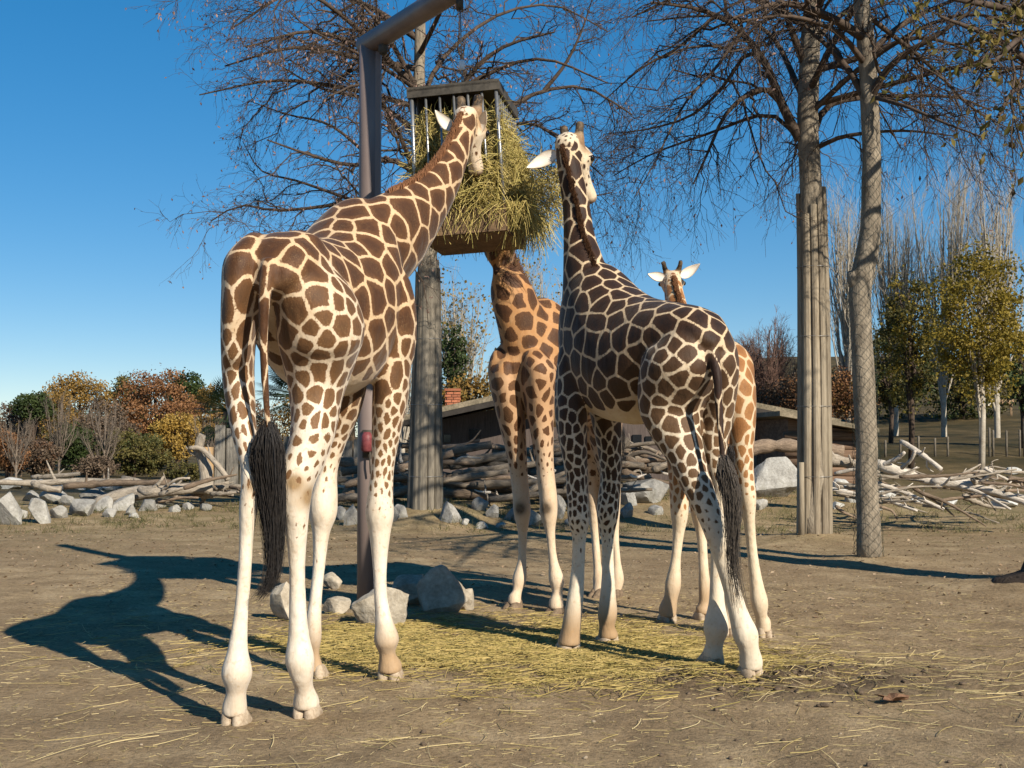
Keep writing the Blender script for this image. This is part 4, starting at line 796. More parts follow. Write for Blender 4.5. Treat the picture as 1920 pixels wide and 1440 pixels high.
for k in range(12):
    a = rs.uniform(-2.2, 2.6); z = rs.uniform(6, 9.5); c = np.array([T4[0], T4[1], z]); h = np.array([math.cos(a), math.sin(a), .35]); Ls.append([c, c+h*1.2, c+h*2.4+[0, 0, .1], c+h*3.6+[0, 0, -.3]])
p1, q1 = limbs_to(Ls, 10, [.06]*len(Ls), [.012]*len(Ls)); mb = MB(); mb.tubes(p1, q1, 6); p2, q2 = sprout(p1, q1, 150, .5, 1.5, .4, 1.1, .3, .05, rs, 6, .5, .005); mb.tubes(p2, q2, 4)
p3, q3 = sprout(p2, q2, 900, .15, .6, .4, 1.1, .3, 0, rs, 4, .6, .003); mb.tubes(p3, q3, 3); adopt(mb.build('branches', TWIG), r4_)
GL = leafmat('oak_leaf_green', [(.06, .06, .014), (.12, .105, .022), (.20, .15, .035), (.10, .07, .025), (.05, .045, .014)], .3)
k = rs.choice(len(p3), 2600); lv = leaves(p3[k, rs.integers(1, 4, 2600)]+rs.normal(0, .04, (2600, 3)), .05, rs, GL, 'leaves', 1.8, .4); lv['kind'] = 'stuff'; adopt(lv, r4_)
# ------------------------------------------------------------------ stones
STONE = NT('limestone', .9, .2); t = STONE; v = t.coord('Object'); f = t.noise(3.5, 6, .65, v); g = t.noise(22, 5, .7, v)
c = t.ramp(t.math('ADD', t.math('MULTIPLY', f, .65), t.math('MULTIPLY', g, .35)), [(.34, (.20, .185, .16)), (.5, (.38, .36, .32)), (.66, (.56, .54, .49))])
c = t.mix(t.ramp(t.noise(2.0, 5, .7, v), [(.52, (0, 0, 0)), (.68, (.7, .7, .7))]), c, (.17, .155, .105)); hs = t.n('ShaderNodeHueSaturation'); t.l(c, hs.inputs['Color']); t.l(t.math('MULTIPLY_ADD', t.rnd(), .38, .56), hs.inputs['Value'])
STONE = t.out(hs.outputs[0], t.bump(t.math('ADD', f, t.math('MULTIPLY', g, .5)), .8, .03))
WSTONE = noisy('white_stone', (.30, .29, .26), (.58, .57, .53), 5, .9, .6, .03, perobj=.1)
TSTONE = noisy('tan_stone', (.24, .20, .145), (.47, .41, .32), 6, .9, .8, .03, perobj=.12, fine=5)
_ico = None
def ico(n=3):
    bm = bmesh.new(); bmesh.ops.create_icosphere(bm, subdivisions=n, radius=1); V = np.array([v_.co[:] for v_ in bm.verts]); T = np.array([[q.index for q in f_.verts] for f_ in bm.faces]); bm.free(); return V, T
ICO3, ICO4 = ico(3), ico(4)
def rock(px, py, wpx, hpx, label, mat=None, d=None, rs=None, group=None, depth=.8, sink=.18, big=False, name='rock'):
    """px,py = middle of the foot of the stone in the picture"""
    mat = mat or STONE
    if d is None:
        ray = (P(px, py, 10)-np.array([0, 0, CAM_Z]))/10; dd = np.arange(6, 60, .04); hit = CAM_Z+ray[2]*dd < gz(ray[0]*dd, dd); d = dd[hit.argmax()] if hit.any() else 30.0
        b = np.array([ray[0]*d, d, g1(ray[0]*d, d)])
    else: b = P(px, py, d); b[2] = g1(b[0], d)
    w_, h_ = wpx*d/FPX/2, hpx*d/FPX; V, T = (ICO4 if big else ICO3); V = V.copy()
    for _ in range(13):
        n = norm(rs.normal(size=3)*np.array([1, 1, .8])); o = rs.uniform(.42, .78); q = V@n; V -= np.clip(q-o, 0, None)[:, None]*n*.97
    off = rs.uniform(0, 50); V *= (1+.07*fbm(V+off, 1.6, 3)+.05*fbm(V+off, 5, 3))[:, None]; V -= (V.max(0)+V.min(0))/2; V /= (V.max(0)-V.min(0))/2
    V = V@rotz(rs.uniform(0, 6.28)).T; V[:, :2] /= np.abs(V[:, :2]).max(0)
    V = V*np.array([w_, w_*depth, h_*(1+sink)/2]); V[:, 2] += h_*(1+sink)/2-h_*sink; c = np.array([b[0], d+w_*depth*.5, b[2]])
    o = mesh_np(name, V, None, T, mat, True); o.location = c; tag(o, label, 'rock', group)
    m = o.modifiers.new('e', 'EDGE_SPLIT'); m.split_angle = R(24)
    return o
rs = np.random.default_rng(44)
def near(px):
    for x, n in ((110, 'below the green holly tree'), (200, 'below the ochre tree'), (290, 'below the golden tree'), (410, 'near the upright snag'), (520, 'left of the tail tuft'), (690, 'left of the gantry post'), (770, 'right of the gantry post'), (900, 'right of the shaded pole-clad trunk'), (1060, 'behind the orange-tan giraffe'), (1250, "behind the dark-patched giraffe"), (1400, 'behind the tawny young giraffe'), (1500, 'by the huge pale boulder'), (1620, 'between the two right-hand trunks'), (1760, 'right of the netted trunk'), (2400, 'under the yellow-green tree')):
        if px < x: return n
def sized(w): return 'tiny' if w < 22 else 'small' if w < 30 else 'middling' if w < 42 else 'big'
rock(716, 1174, 118, 72, 'flat-topped tan boulder at the foot of the gantry post', TSTONE, rs=rs, big=True, group=None)
rock(534, 1164, 62, 72, 'upright tan stone behind the hind legs of the chestnut-patched giraffe', TSTONE, rs=rs, big=True)
rock(622, 1106, 44, 32, 'small rounded tan stone left of the gantry post', TSTONE, rs=rs, big=True)
rock(634, 1152, 64, 32, 'low slanted stone slab between the tan boulders', TSTONE, rs=rs, big=True)
rock(762, 1136, 66, 56, 'wedge-shaped stone leaning on the flat-topped boulder', TSTONE, rs=rs, big=True)
rock(826, 1150, 106, 86, 'large rounded boulder beside the hay-strewn ground', TSTONE, rs=rs, big=True)
rock(872, 1146, 34, 40, 'pale stone tucked against the large rounded boulder', TSTONE, rs=rs, big=True)
gl = 'pale stones edging the paddock below the log bank'; lb = 'angular stone in the paddock row'
for a in [(8, 985, 66, 62), (72, 982, 42, 48), (108, 972, 32, 24), (152, 968, 58, 32), (193, 958, 34, 28), (226, 957, 48, 32), (203, 970, 28, 16), (243, 966, 24, 20), (276, 958, 34, 22), (300, 952, 26, 18), (250, 972, 20, 10), (38, 972, 22, 18), (128, 948, 34, 20), (172, 945, 54, 28), (98, 945, 60, 30), (60, 940, 40, 20), (326, 960, 24, 14), (352, 956, 22, 14), (385, 958, 26, 14)]:
    rock(*a, sized(a[2])+' '+('flat ' if a[3] < .6*a[2] else 'tall ' if a[3] > a[2]*.95 else '')+lb+' '+near(a[0]), rs=rs, group=gl, sink=.3)
gl = 'white stones behind the driftwood'; lb = 'white stone behind the driftwood'
for a in [(20, 903, 44, 22), (64, 904, 48, 20), (108, 900, 24, 12), (145, 898, 26, 16), (210, 902, 52, 20), (185, 901, 24, 12), (268, 906, 40, 16), (318, 908, 30, 14), (352, 910, 26, 10), (378, 908, 20, 10), (404, 908, 24, 10)]:
    rock(*a, sized(a[2])+' '+lb+' '+near(a[0]), WSTONE, d=34, rs=rs, group=gl)
gl = 'stones along the foot of the log bank'; lb = 'stone at the foot of the log bank'
for a in [(846, 980, 50, 40), (901, 958, 36, 26), (893, 938, 26, 18), (862, 938, 26, 22), (828, 940, 30, 26), (904, 992, 28, 14), (940, 990, 24, 10), (995, 986, 64, 34), (1030, 976, 38, 34), (1048, 972, 30, 44), (960, 975, 34, 24), (925, 972, 30, 26), (1175, 972, 26, 30), (1178, 948, 40, 34), (1112, 985, 18, 10), (1068, 985, 20, 12), (660, 985, 40, 40), (640, 975, 30, 26), (730, 980, 36, 30), (752, 972, 30, 26), (1230, 965, 30, 18), (700, 985, 34, 18), (1426, 958, 32, 22), (1300, 962, 24, 14), (1390, 962, 20, 10), (870, 985, 20, 12)]:
    rock(*a, sized(a[2])+' '+('flat ' if a[3] < .6*a[2] else 'tall ' if a[3] > a[2]*.95 else '')+lb+' '+near(a[0]), rs=rs, group=gl, sink=.3)
rock(1198, 892, 52, 42, 'domed grey stone sitting above the long stone slab', d=26.6, rs=rs, big=True)
rock(1207, 936, 108, 44, 'long grey stone slab in the shaded bank', rs=rs, big=True, d=25.2)
rock(1456, 932, 108, 76, 'huge pale boulder beside the pole-clad tree', rs=rs, big=True, d=25.8, sink=.25)
gl = 'white stones under the dead branches'; lb = 'white stone under the pale dead branches'
for a in [(1580, 932, 40, 34), (1598, 942, 30, 20), (1660, 935, 46, 26), (1650, 960, 20, 10), (1890, 952, 50, 20), (1840, 905, 34, 16), (1905, 890, 40, 14), (1720, 945, 30, 14), (1572, 955, 26, 14), (1785, 948, 26, 12)]:
    rock(*a, sized(a[2])+' '+lb+' '+near(a[0]), WSTONE, rs=rs, group=gl)
# ------------------------------------------------------------------ driftwood logs
def woodmat(name, c1, c2, perobj=.25):
    t = NT(name, .88, .15); v = t.coord('Generated', (14, 14, 14)); v2 = t.coord('Object', (3, 14, 14)); f = t.noise(1.6, 6, .7, v2, .8); g = t.noise(9, 4, .6, v2)
    h = t.math('ADD', f, t.math('MULTIPLY', g, .4)); c = t.ramp(h, [(.45, c1), (.68, tuple(.55*(a+b_) for a, b_ in zip(c1, c2))), (.9, c2)])
    hs = t.n('ShaderNodeHueSaturation'); t.l(c, hs.inputs['Color']); t.l(t.math('MULTIPLY_ADD', t.rnd(), 2*perobj, 1-perobj), hs.inputs['Value']); return t.out(hs.outputs[0], t.bump(h, .9, .025))
WOOD = woodmat('driftwood_grey', (.10, .080, .060), (.40, .34, .265)); WOODP = woodmat('driftwood_pale', (.30, .255, .20), (.66, .59, .50), .15); WOODH = woodmat('driftwood_shaded', (.062, .049, .036), (.27, .22, .165)); WOODB = woodmat('driftwood_brown', (.075, .052, .036), (.27, .20, .14))  # heap wood is the grey driftwood darkened to paint in the bank's shade
def log(path, r0, r1, mat, label, group, rs, stubs=2, name='log', sides=12, wob=.06, cat='log'):
    path = np.asarray(path, float); L = np.linalg.norm(path[-1]-path[0]); p = resample(path, 16); wv = np.cumsum(rs.normal(0, 1, (16, 3)), 0); wv -= np.linspace(0, 1, 16)[:, None]*wv[-1]; p = p+wv*wob*L*.03
    r = np.linspace(r0, r1, 16)*(1+.10*rs.normal(size=16)); r[0] *= .75; mb = MB(); mb.tubes(p, r, sides, True)
    for _ in range(stubs):
        i = rs.integers(3, 14); tg = norm(p[i+1]-p[i-1]); d = norm(tg*rs.uniform(.2, 1)+norm(rs.normal(size=3)+[0, -.3, .6])); sl = rs.uniform(.15, .5)*min(L, 2.5)*.5; q = resample([p[i], p[i]+d*sl*.5+rs.normal(0, .03, 3), p[i]+d*sl+rs.normal(0, .06, 3)+[0, 0, .04]], 6); mb.tubes(q, np.linspace(r[i]*.55, max(.006, r[i]*.18), 6), 7, True)
    V = np.concatenate(mb.V); ax = norm(path[-1]-path[0]); disp = fbm(V-ax*(V@ax)[:, None]*.8, 9, 3, rs.uniform(0, 40)); cen = p.mean(0)
    V += np.array([0, 0, 1])*(disp*r0*.20)[:, None]; X = ax; Zv = norm(np.cross(np.cross(X, [0, 0, 1.]), X)); Yv = np.cross(Zv, X); M = np.stack([X, Yv, Zv], 1)
    o = mesh_np(name, (V-cen)@M, np.concatenate(mb.Q), np.concatenate(mb.T), mat, True); o.matrix_world = Matrix.Translation(Vector(cen))@Matrix(M.tolist()).to_4x4(); tag(o, label, cat, group); return o
rs = np.random.default_rng(77)
gl = 'driftwood logs along the left stone row'
log([P(175, 948, 25.6), P(240, 928, 25.6), P(320, 918, 25.6), P(400, 915, 25.7)], .13, .12, WOOD, 'thick grooved grey log lying on the stone row', gl, rs, 1)
log([P(-20, 903, 26.5), P(60, 907, 26.5), P(150, 902, 26.5), P(250, 903, 26.6)], .07, .06, WOOD, 'long straight grey log with its thin end among white stones', gl, rs, 3)
log([P(60, 895, 27.2), P(110, 893, 27), P(150, 888, 27)], .06, .04, WOOD, 'short arched grey branch above the long straight log', gl, rs, 1)
log([P(120, 912, 26.2), P(200, 905, 26.2), P(320, 905, 26.2)], .075, .06, WOODB, 'brown bark log behind the thick grooved log', gl, rs, 1)
log([P(230, 897, 26.8), P(300, 912, 26.6), P(345, 920, 26.4), P(430, 905, 26.2)], .07, .05, WOOD, 'bent grey log sloping down toward the root tangle', gl, rs, 2)
log([P(60, 905, 26), P(85, 915, 25.8), P(115, 918, 25.8)], .07, .06, WOOD, 'stub of a mossy grey log near the row of stones', gl, rs, 0)
for k in range(16):
    x, y = rs.uniform(250, 440), rs.uniform(905, 945); a = rs.uniform(-.9, .9); l = rs.uniform(.4, 1.3); b = P(x, y, rs.uniform(25, 26.5)); e = b+np.array([math.cos(a)*l, rs.normal(0, .3), rs.uniform(-.12, .35)]); log([b, (b+e)/2+rs.normal(0, .05, 3), e], rs.uniform(.03, .07), .02, WOOD if k % 3 else WOODB, ('grey' if k % 3 else 'brown')+' '+('long' if l > .9 else 'short')+' broken branch in the tangle '+near(x), 'tangle of broken branches', rs, 1, 'branch', 8, cat='branch')
# snag leaning left of the first giraffe
log([P(388, 935, 26), P(385, 880, 26), P(372, 845, 26), P(380, 815, 26)], .16, .07, WOOD, 'upright grey snag beside the board fence', None, rs, 4)
log([P(355, 840, 25.8), P(378, 842, 25.8), P(410, 875, 25.7), P(428, 900, 25.7)], .05, .06, WOOD, 'forked branch hooked over the upright snag', None, rs, 2, 'branch', cat='branch')
t = NT('rusty_post', .85); POSTM = t.out(t.ramp(t.noise(6, 5, .6, t.coord('Object', (1, 1, .3))), [(.35, (.20, .13, .07)), (.65, (.42, .27, .13))]))
mb = MB(); b = P(388, 905, 27); mb.tubes(np.array([b+[0, 0, -.3], b+[0, 0, .3], b+[0, 0, .75]]), np.array([.14, .135, .13]), 14, True); tag(mb.build('wooden_post', POSTM), 'thick rust-brown wooden post beside the grey snag', 'post')
gl = 'driftwood logs heaped on the bank behind the giraffes'; lb = 'weathered log heaped on the shaded bank'
for k in range(64):
    q = k/64; x = rs.uniform(590, 1230); lay = rs.uniform(0, 1) if x < 1040 else rs.uniform(.55, 1); y = 942-105*lay; d = 24.3+2.6*lay+rs.normal(0, .25); l = rs.uniform(1.0, 3.2) if x < 1040 else rs.uniform(.8, 1.7); a = rs.normal(0, .24); b = P(x, y, d)
    e = b+np.array([math.cos(a)*l, rs.normal(0, .45), math.sin(a)*l*.55-.05]); zmax = P(x, 836, d)[2]; 
    if e[2] > zmax+.12: e[2] = zmax+rs.uniform(-.2, .12)
    m = (b+e)/2+np.array([0, 0, rs.normal(0, .08)]); r = rs.uniform(.045, .13)*(1.1-.35*lay); wm = WOODH if rs.uniform() < .6 else WOODB; st = rs.integers(0, 3); log([b, m, e], r, r*rs.uniform(.45, .9), wm, ('thick ' if r > .1 else 'slim ' if r < .065 else '')+('long ' if l > 2.3 else 'short ' if l < 1.5 else '')+('grey' if wm is WOODH else 'brown')+' log '+('with stub ' if st == 1 else 'with stubs ' if st == 2 else '')+('atop' if lay > .7 else 'low in' if lay < .3 else 'within')+' the heap '+near((x+l*45)), gl, rs, st)
for k in range(48):
    x, y = rs.uniform(600, 1300), rs.uniform(835, 962); d = rs.uniform(23.6, 26.5); y = y if x < 1050 else min(y, 890); l = rs.uniform(.3, 1.1); a = rs.uniform(.1, 3.0); b = P(x, y, d); e = b+np.array([math.cos(a)*l, rs.normal(0, .25), abs(math.sin(a))*l*.6-.05])
    log([b, (b+e)/2+rs.normal(0, .07, 3), e], rs.uniform(.02, .045), .012, WOOD if k % 2 else WOODP, ('grey' if k % 2 else 'pale')+' '+('long' if l > .7 else 'short')+' crooked branch sticking out of the log heap '+near(x), 'crooked branches in the log heap', rs, 1, 'branch', 7, cat='branch')
log([P(1395, 848, 27.2), P(1440, 836, 27.2), P(1520, 840, 27.2), P(1580, 848, 27.2)], .15, .13, WOODB, 'thick dark log lying above the huge pale boulder', None, rs, 1)
log([P(1540, 858, 23.8), P(1585, 868, 23.8), P(1650, 885, 23.6)], .12, .09, WOOD, 'grey log sloping down behind the netted tree', None, rs, 2)
gl = 'pale dead branches piled on the right'
EXP = [([(1640, 868, 22.6), (1700, 890, 22.4), (1760, 903, 22.2), (1850, 902, 22.0)], .11, .05), ([(1745, 903, 22.2), (1820, 913, 21.9), (1880, 928, 21.6), (1935, 948, 21.3)], .09, .05), ([(1655, 872, 22.5), (1685, 858, 22.3), (1696, 848, 22.2)], .045, .03), ([(1690, 878, 22.2), (1708, 862, 22.0), (1716, 845, 21.9)], .04, .025),
       ([(1690, 828, 22.8), (1725, 850, 22.5), (1765, 880, 22.2)], .05, .04), ([(1835, 905, 21.8), (1865, 885, 21.6), (1845, 878, 21.5), (1890, 900, 21.4)], .035, .02), ([(1800, 912, 21.8), (1840, 925, 21.6), (1895, 955, 21.2)], .035, .02), ([(1860, 920, 21.7), (1900, 930, 21.5), (1950, 940, 21.3)], .06, .04),
       ([(1565, 888, 22.8), (1610, 880, 22.6), (1650, 892, 22.4)], .035, .02), ([(1550, 915, 22.4), (1600, 925, 22.2), (1660, 930, 22)], .04, .025), ([(1640, 905, 22.2), (1700, 925, 22), (1770, 955, 21.6)], .045, .03), ([(1650, 930, 21.9), (1690, 948, 21.6), (1720, 958, 21.4)], .035, .02)]
for pts, a, b in EXP: log([P(*q) for q in pts], a, b, WOODP, ('thick ' if a > .08 else 'slender ' if a < .042 else '')+'pale bare branch curving out of the brush pile '+near(pts[1][0]), gl, rs, 2, 'branch', 9, cat='branch')
for k in range(44):
    x = rs.uniform(1560, 1900); y = rs.uniform(880, 952)+(x-1560)*.015; d = rs.uniform(21.3, 23.6); l = rs.uniform(.4, 1.5); b = P(x, y, d); a = rs.normal(-.1, .5); e = b+np.array([math.cos(a)*l, rs.normal(0, .3), math.sin(a)*l*.5])
    e[2] = max(e[2], .05); log([b, (b+e)/2+rs.normal(0, .06, 3), e], rs.uniform(.018, .045)*(1.7 if k % 5 == 0 else 1), .012, WOOD if k % 3 else WOODB, ('grey' if k % 3 else 'brown')+' '+('thick ' if k % 5 == 0 else '')+('long' if l > 1.05 else 'short' if l < .7 else 'bent')+' dead branch in the brush pile '+near(x), 'grey branches in the brush pile', rs, 1, 'branch', 7, cat='branch')
# ------------------------------------------------------------------ barn, log cabin, chimney
WALLD = noisy('shaded_boarding', (.060, .045, .040), (.115, .09, .078), 3, .85, .4, .01, (9, 1, .6)); WALLB = noisy('beige_plaster', (.28, .215, .16), (.36, .28, .21), 2, .9, .2, .005)  # barn boards coloured dark to stand for the shade on the left wall
ROOFM = noisy('mossy_shingle', (.10, .085, .055), (.27, .22, .15), 2.2, .95, .9, .03, fine=8); FASC = noisy('dark_fascia', (.022, .018, .015), (.05, .042, .034), 3, .8, .3, .01)
t = NT('cabin_log', .85, .2); v = t.coord('Object'); CABIN = t.out(t.ramp(t.noise(4, 5, .6, t.coord('Object', (.3, 1, 5))), [(.35, (.10, .062, .04)), (.7, (.24, .155, .10))]), t.bump(t.noise(6, 4, .6, t.coord('Object', (.4, 1, 8))), .6, .02))
t = NT('dark_glass', .12, .5); GLASS = t.out((.012, .013, .015)); t = NT('white_panel', .6); PANEL = t.out((.74, .72, .66))
db = 33.0; lft, apx, rgt = P(735, 792, db), P(1125, 706, db), P(1560, 792, db)
barn = empty('barn', (apx[0], db, 0), 'wide low barn with a shallow mossy gable roof behind the logs', 'building'); zb = -.2
def prism(poly, y0, y1, mat, nm, root, smooth=False):
    n = len(poly); V = [(x, y0, z) for x, z in poly]+[(x, y1, z) for x, z in poly]; bm = bmesh.new(); vs_ = [bm.verts.new(q) for q in V]; bm.faces.new(vs_[:n]); bm.faces.new(vs_[n:][::-1])
    for i in range(n): bm.faces.new((vs_[i], vs_[i+n], vs_[(i+1) % n+n], vs_[(i+1) % n]))
    bmesh.ops.recalc_face_normals(bm, faces=bm.faces); me = bpy.data.meshes.new(nm); bm.to_mesh(me); bm.free(); me.materials.append(mat); o = bpy.data.objects.new(nm, me); COL.objects.link(o); adopt(o, root); return o
xm = P(1330, 700, db)[0]; sl = (apx[2]-rgt[2])/(rgt[0]-apx[0]); sl2 = (apx[2]-lft[2])/(apx[0]-lft[0])
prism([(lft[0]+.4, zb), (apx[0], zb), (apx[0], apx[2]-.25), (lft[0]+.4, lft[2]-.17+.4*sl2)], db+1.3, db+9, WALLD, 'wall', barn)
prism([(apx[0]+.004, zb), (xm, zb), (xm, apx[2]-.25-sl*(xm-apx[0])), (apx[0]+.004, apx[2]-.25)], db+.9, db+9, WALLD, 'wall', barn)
prism([(xm+.004, zb), (rgt[0]-.3, zb), (rgt[0]-.3, rgt[2]-.24+.3*sl), (xm+.004, apx[2]-.25-sl*(xm-apx[0]))], db+.17, db+9, WALLB, 'wall', barn)
rf = prism([(lft[0]-.2, lft[2]-.06), (apx[0], apx[2]), (apx[0], apx[2]+.13), (lft[0]-.25, lft[2]+.07)], db+.02, db+9.5, ROOFM, 'roof', barn)
prism([(apx[0]+.003, apx[2]), (rgt[0]+.2, rgt[2]-.05), (rgt[0]+.25, rgt[2]+.08), (apx[0]+.003, apx[2]+.13)], db+.02, db+9.5, ROOFM, 'roof', barn)
prism([(lft[0]-.2, lft[2]-.20), (apx[0], apx[2]-.16), (apx[0], apx[2]-.004), (lft[0]-.2, lft[2]-.066)], db, db+.14, FASC, 'fascia', barn); prism([(apx[0]+.004, apx[2]-.16), (rgt[0]+.2, rgt[2]-.2), (rgt[0]+.2, rgt[2]-.055), (apx[0]+.004, apx[2]-.004)], db, db+.14, FASC, 'fascia', barn)
def panel(px0, py0, px1, py1, d, mat, nm, root, th=.04):
    a, b = P(px0, py1, d), P(px1, py0, d); mb = MB(); mb.box((a+b)/2, (b[0]-a[0], th, b[2]-a[2])); return adopt(mb.build(nm, mat, smooth=False), root)
for q in ((832, 815, 845, 830), (880, 805, 900, 828), (1186, 815, 1203, 833), (1210, 818, 1222, 833)): panel(*q, db+(1.27 if q[0] < 1000 else .87), GLASS, 'window', barn)
for q in ((1456, 795, 1468, 812), (1410, 795, 1417, 804)): panel(*q, db+.15, PANEL, 'panel', barn)
# brick chimney
BRICK = noisy('brick', (.24, .075, .035), (.42, .16, .085), 7, .9, .5, .01, perobj=.25); MORT = noisy('mortar', (.16, .12, .09), (.24, .19, .15), 9, .95, .3, .01)
cb_ = P(849, 775, 37); chm = empty('chimney', tuple(cb_), 'small red brick chimney above the dark barn roof', 'chimney'); cw = 26*37/FPX; ch = 40*37/FPX
mb = MB(); mb.box(cb_+[0, 0, ch/2-.6], (cw*.9, cw*.9, ch+1.2)); adopt(mb.build('core', MORT, smooth=False), chm); bme = None
for j in range(8):
    for i in range(2):
        for ax_ in (0, 1):
            for s_ in (-1, 1):
                off = (i-.5)*cw*.5+(.03 if j % 2 else -.03); pos = cb_+np.array([off, s_*cw*.46, .04+j*ch/8+.0]) if ax_ == 0 else cb_+np.array([s_*cw*.46, off, .04+j*ch/8])
                if bme is None: mb = MB(); mb.box((0, 0, 0), (cw*.46, .05, ch/8*.8)); o = mb.build('brick', BRICK, smooth=False); bme = o.data
                else: o = bpy.data.objects.new('brick', bme); COL.objects.link(o)
                adopt(o, chm); o.location = pos; o.rotation_euler.z = 0 if ax_ == 0 else math.pi/2
mb = MB(); mb.box(cb_+[0, 0, ch+.06], (cw*1.15, cw*1.15, .07)); adopt(mb.build('cap', BRICK, smooth=False), chm)
# log cabin in front of the barn's right end
dc = 29.0; cb0, cb1 = P(1482, 860, dc), P(1612, 860, dc); cab = empty('log_cabin', ((cb0[0]+cb1[0])/2, dc, 0), 'low brown log cabin with a sloping roof behind the pole-clad tree', 'building'); zr0, zr1 = P(1470, 780, dc)[2], P(1615, 806, dc)[2]
n = 9
for k in range(n):
    z = -.1+(zr1-.05+.1)*(k+.5)/n; r = (zr1+.05)/n/2*1.06; mb = MB(); mb.tubes(np.array([[cb0[0]-.1, dc+.2, z], [(cb0[0]+cb1[0])/2, dc+.2, z+.01], [cb1[0]+.1-.06*(k % 2), dc+.2, z]]), np.full(3, r), 10, True); adopt(mb.build('wall_log', CABIN), cab)
prism([(cb0[0], -.1), (cb1[0], -.1), (cb1[0], zr1-.06), (cb0[0], zr0-.06)], dc+.22, dc+4, CABIN, 'wall', cab)
prism([(cb0[0]-.3, zr0+.0), (cb1[0]+.35, zr1-.06), (cb1[0]+.35, zr1+.04), (cb0[0]-.3, zr0+.11)], dc-.35, dc+4.3, ROOFM, 'roof', cab)
# board fence behind the tangle
gl = None; fb = empty('board_fence', tuple(P(440, 900, 27.5)), 'grey weathered board fence standing before the palms', 'fence')
BOARD = noisy('fence_board', (.10, .088, .07), (.27, .245, .205), 4, .9, .7, .01, (6, 6, .4), perobj=.2)
for i, (x0, x1, y0) in enumerate([(403, 422, 797), (424, 447, 803), (450, 472, 808), (476, 500, 812), (504, 527, 816), (531, 552, 818), (556, 580, 822), (584, 606, 820), (610, 634, 824), (638, 660, 826), (663, 686, 824)]):
    a, b = P(x0, 925, 27.5), P(x1, y0, 27.5); mb = MB(); mb.box((a+b)/2+[0, .02*(i % 2), 0], (b[0]-a[0], .06, b[2]-a[2]), roty(rs.normal(0, .012))); adopt(mb.build('board', BOARD, smooth=False), fb)
# ------------------------------------------------------------------ background trees
def leafy(label, px, ytop, ybot, hw, d, cols, n, rs, group, name='tree', lsize=.17, trunk=True, dens=1.0, clumps=26, sq=1.0, tm=None, zbase=None, stray=.1, trans=.25, crk=1.0):
    c0 = P(px, (ytop+ybot)/2, d); rx = hw*d/FPX; rz = (ybot-ytop)/2*d/FPX; zb = g1(c0[0], d) if zbase is None else zbase
    root = empty(name, (c0[0], d, zb), label, 'tree' if name == 'tree' else name.replace('_', ' '), group)
    cc = norm(rs.normal(size=(clumps, 3)))*(rs.uniform(.35, 1, (clumps, 1))**.6); cc = cc[:, :]*np.array([rx, rx*.9, rz])*.82; cr = rs.uniform(.24, .44, clumps)*min(rx, rz*1.2)*crk
    k = rs.integers(0, clumps, n); p = norm(rs.normal(size=(n, 3)))*(rs.uniform(0, 1, (n, 1))**.45)*cr[k][:, None]*np.array([1.1, 1.1, .8])+cc[k]; m = rs.uniform(size=n) < stray; p[m] = (norm(rs.normal(size=(m.sum(), 3)))*(rs.uniform(.2, .93, (m.sum(), 1))))*np.array([rx, rx*.9, rz])
    p = p+c0; p[:, 2] = np.maximum(p[:, 2], zb+.1); mat = leafmat(name+'_leaf', cols, trans); o = leaves(p, lsize, rs, mat, 'crown', 1.25, .1); adopt(o, root)
    rn = np.clip((k/clumps*.0+np.random.default_rng(1).uniform(0, 1, clumps)[k])*.68+rs.uniform(0, 1, n)*.32, 0, 1); o.data.attributes['rnd'].data.foreach_set('value', np.repeat(rn, 2).astype(np.float32))
    if trunk:
        mb = MB(); b = np.array([c0[0], d, zb-.2]); h = c0[2]-zb; mb.tubes(np.array([b, b+[rx*.05, 0, h*.5], c0, c0+[0, 0, rz*.6]]), np.array([.16, .12, .09, .03])*max(.6, rx/3), 7, True); adopt(mb.build('trunk', tm or TWIG, root), root)
        L = [[b+[0, 0, h*.6*rs.uniform(.5, 1.2)], c0+cc[i]*.5, c0+cc[i]*1.05] for i in range(min(12, clumps))]; p1, r1 = limbs_to(L, 6, [.07*max(.5, rx/3)]*len(L), [.015]*len(L)); p2, r2 = sprout(p1, r1, 60, rx*.25, rx*.6, .4, 1.0, .05, .3, rs, 5, .5, .012)
        mb = MB(); mb.tubes(p1, r1, 5); mb.tubes(p2, r2, 3); adopt(mb.build('branches', tm or TWIG), root)
    return root
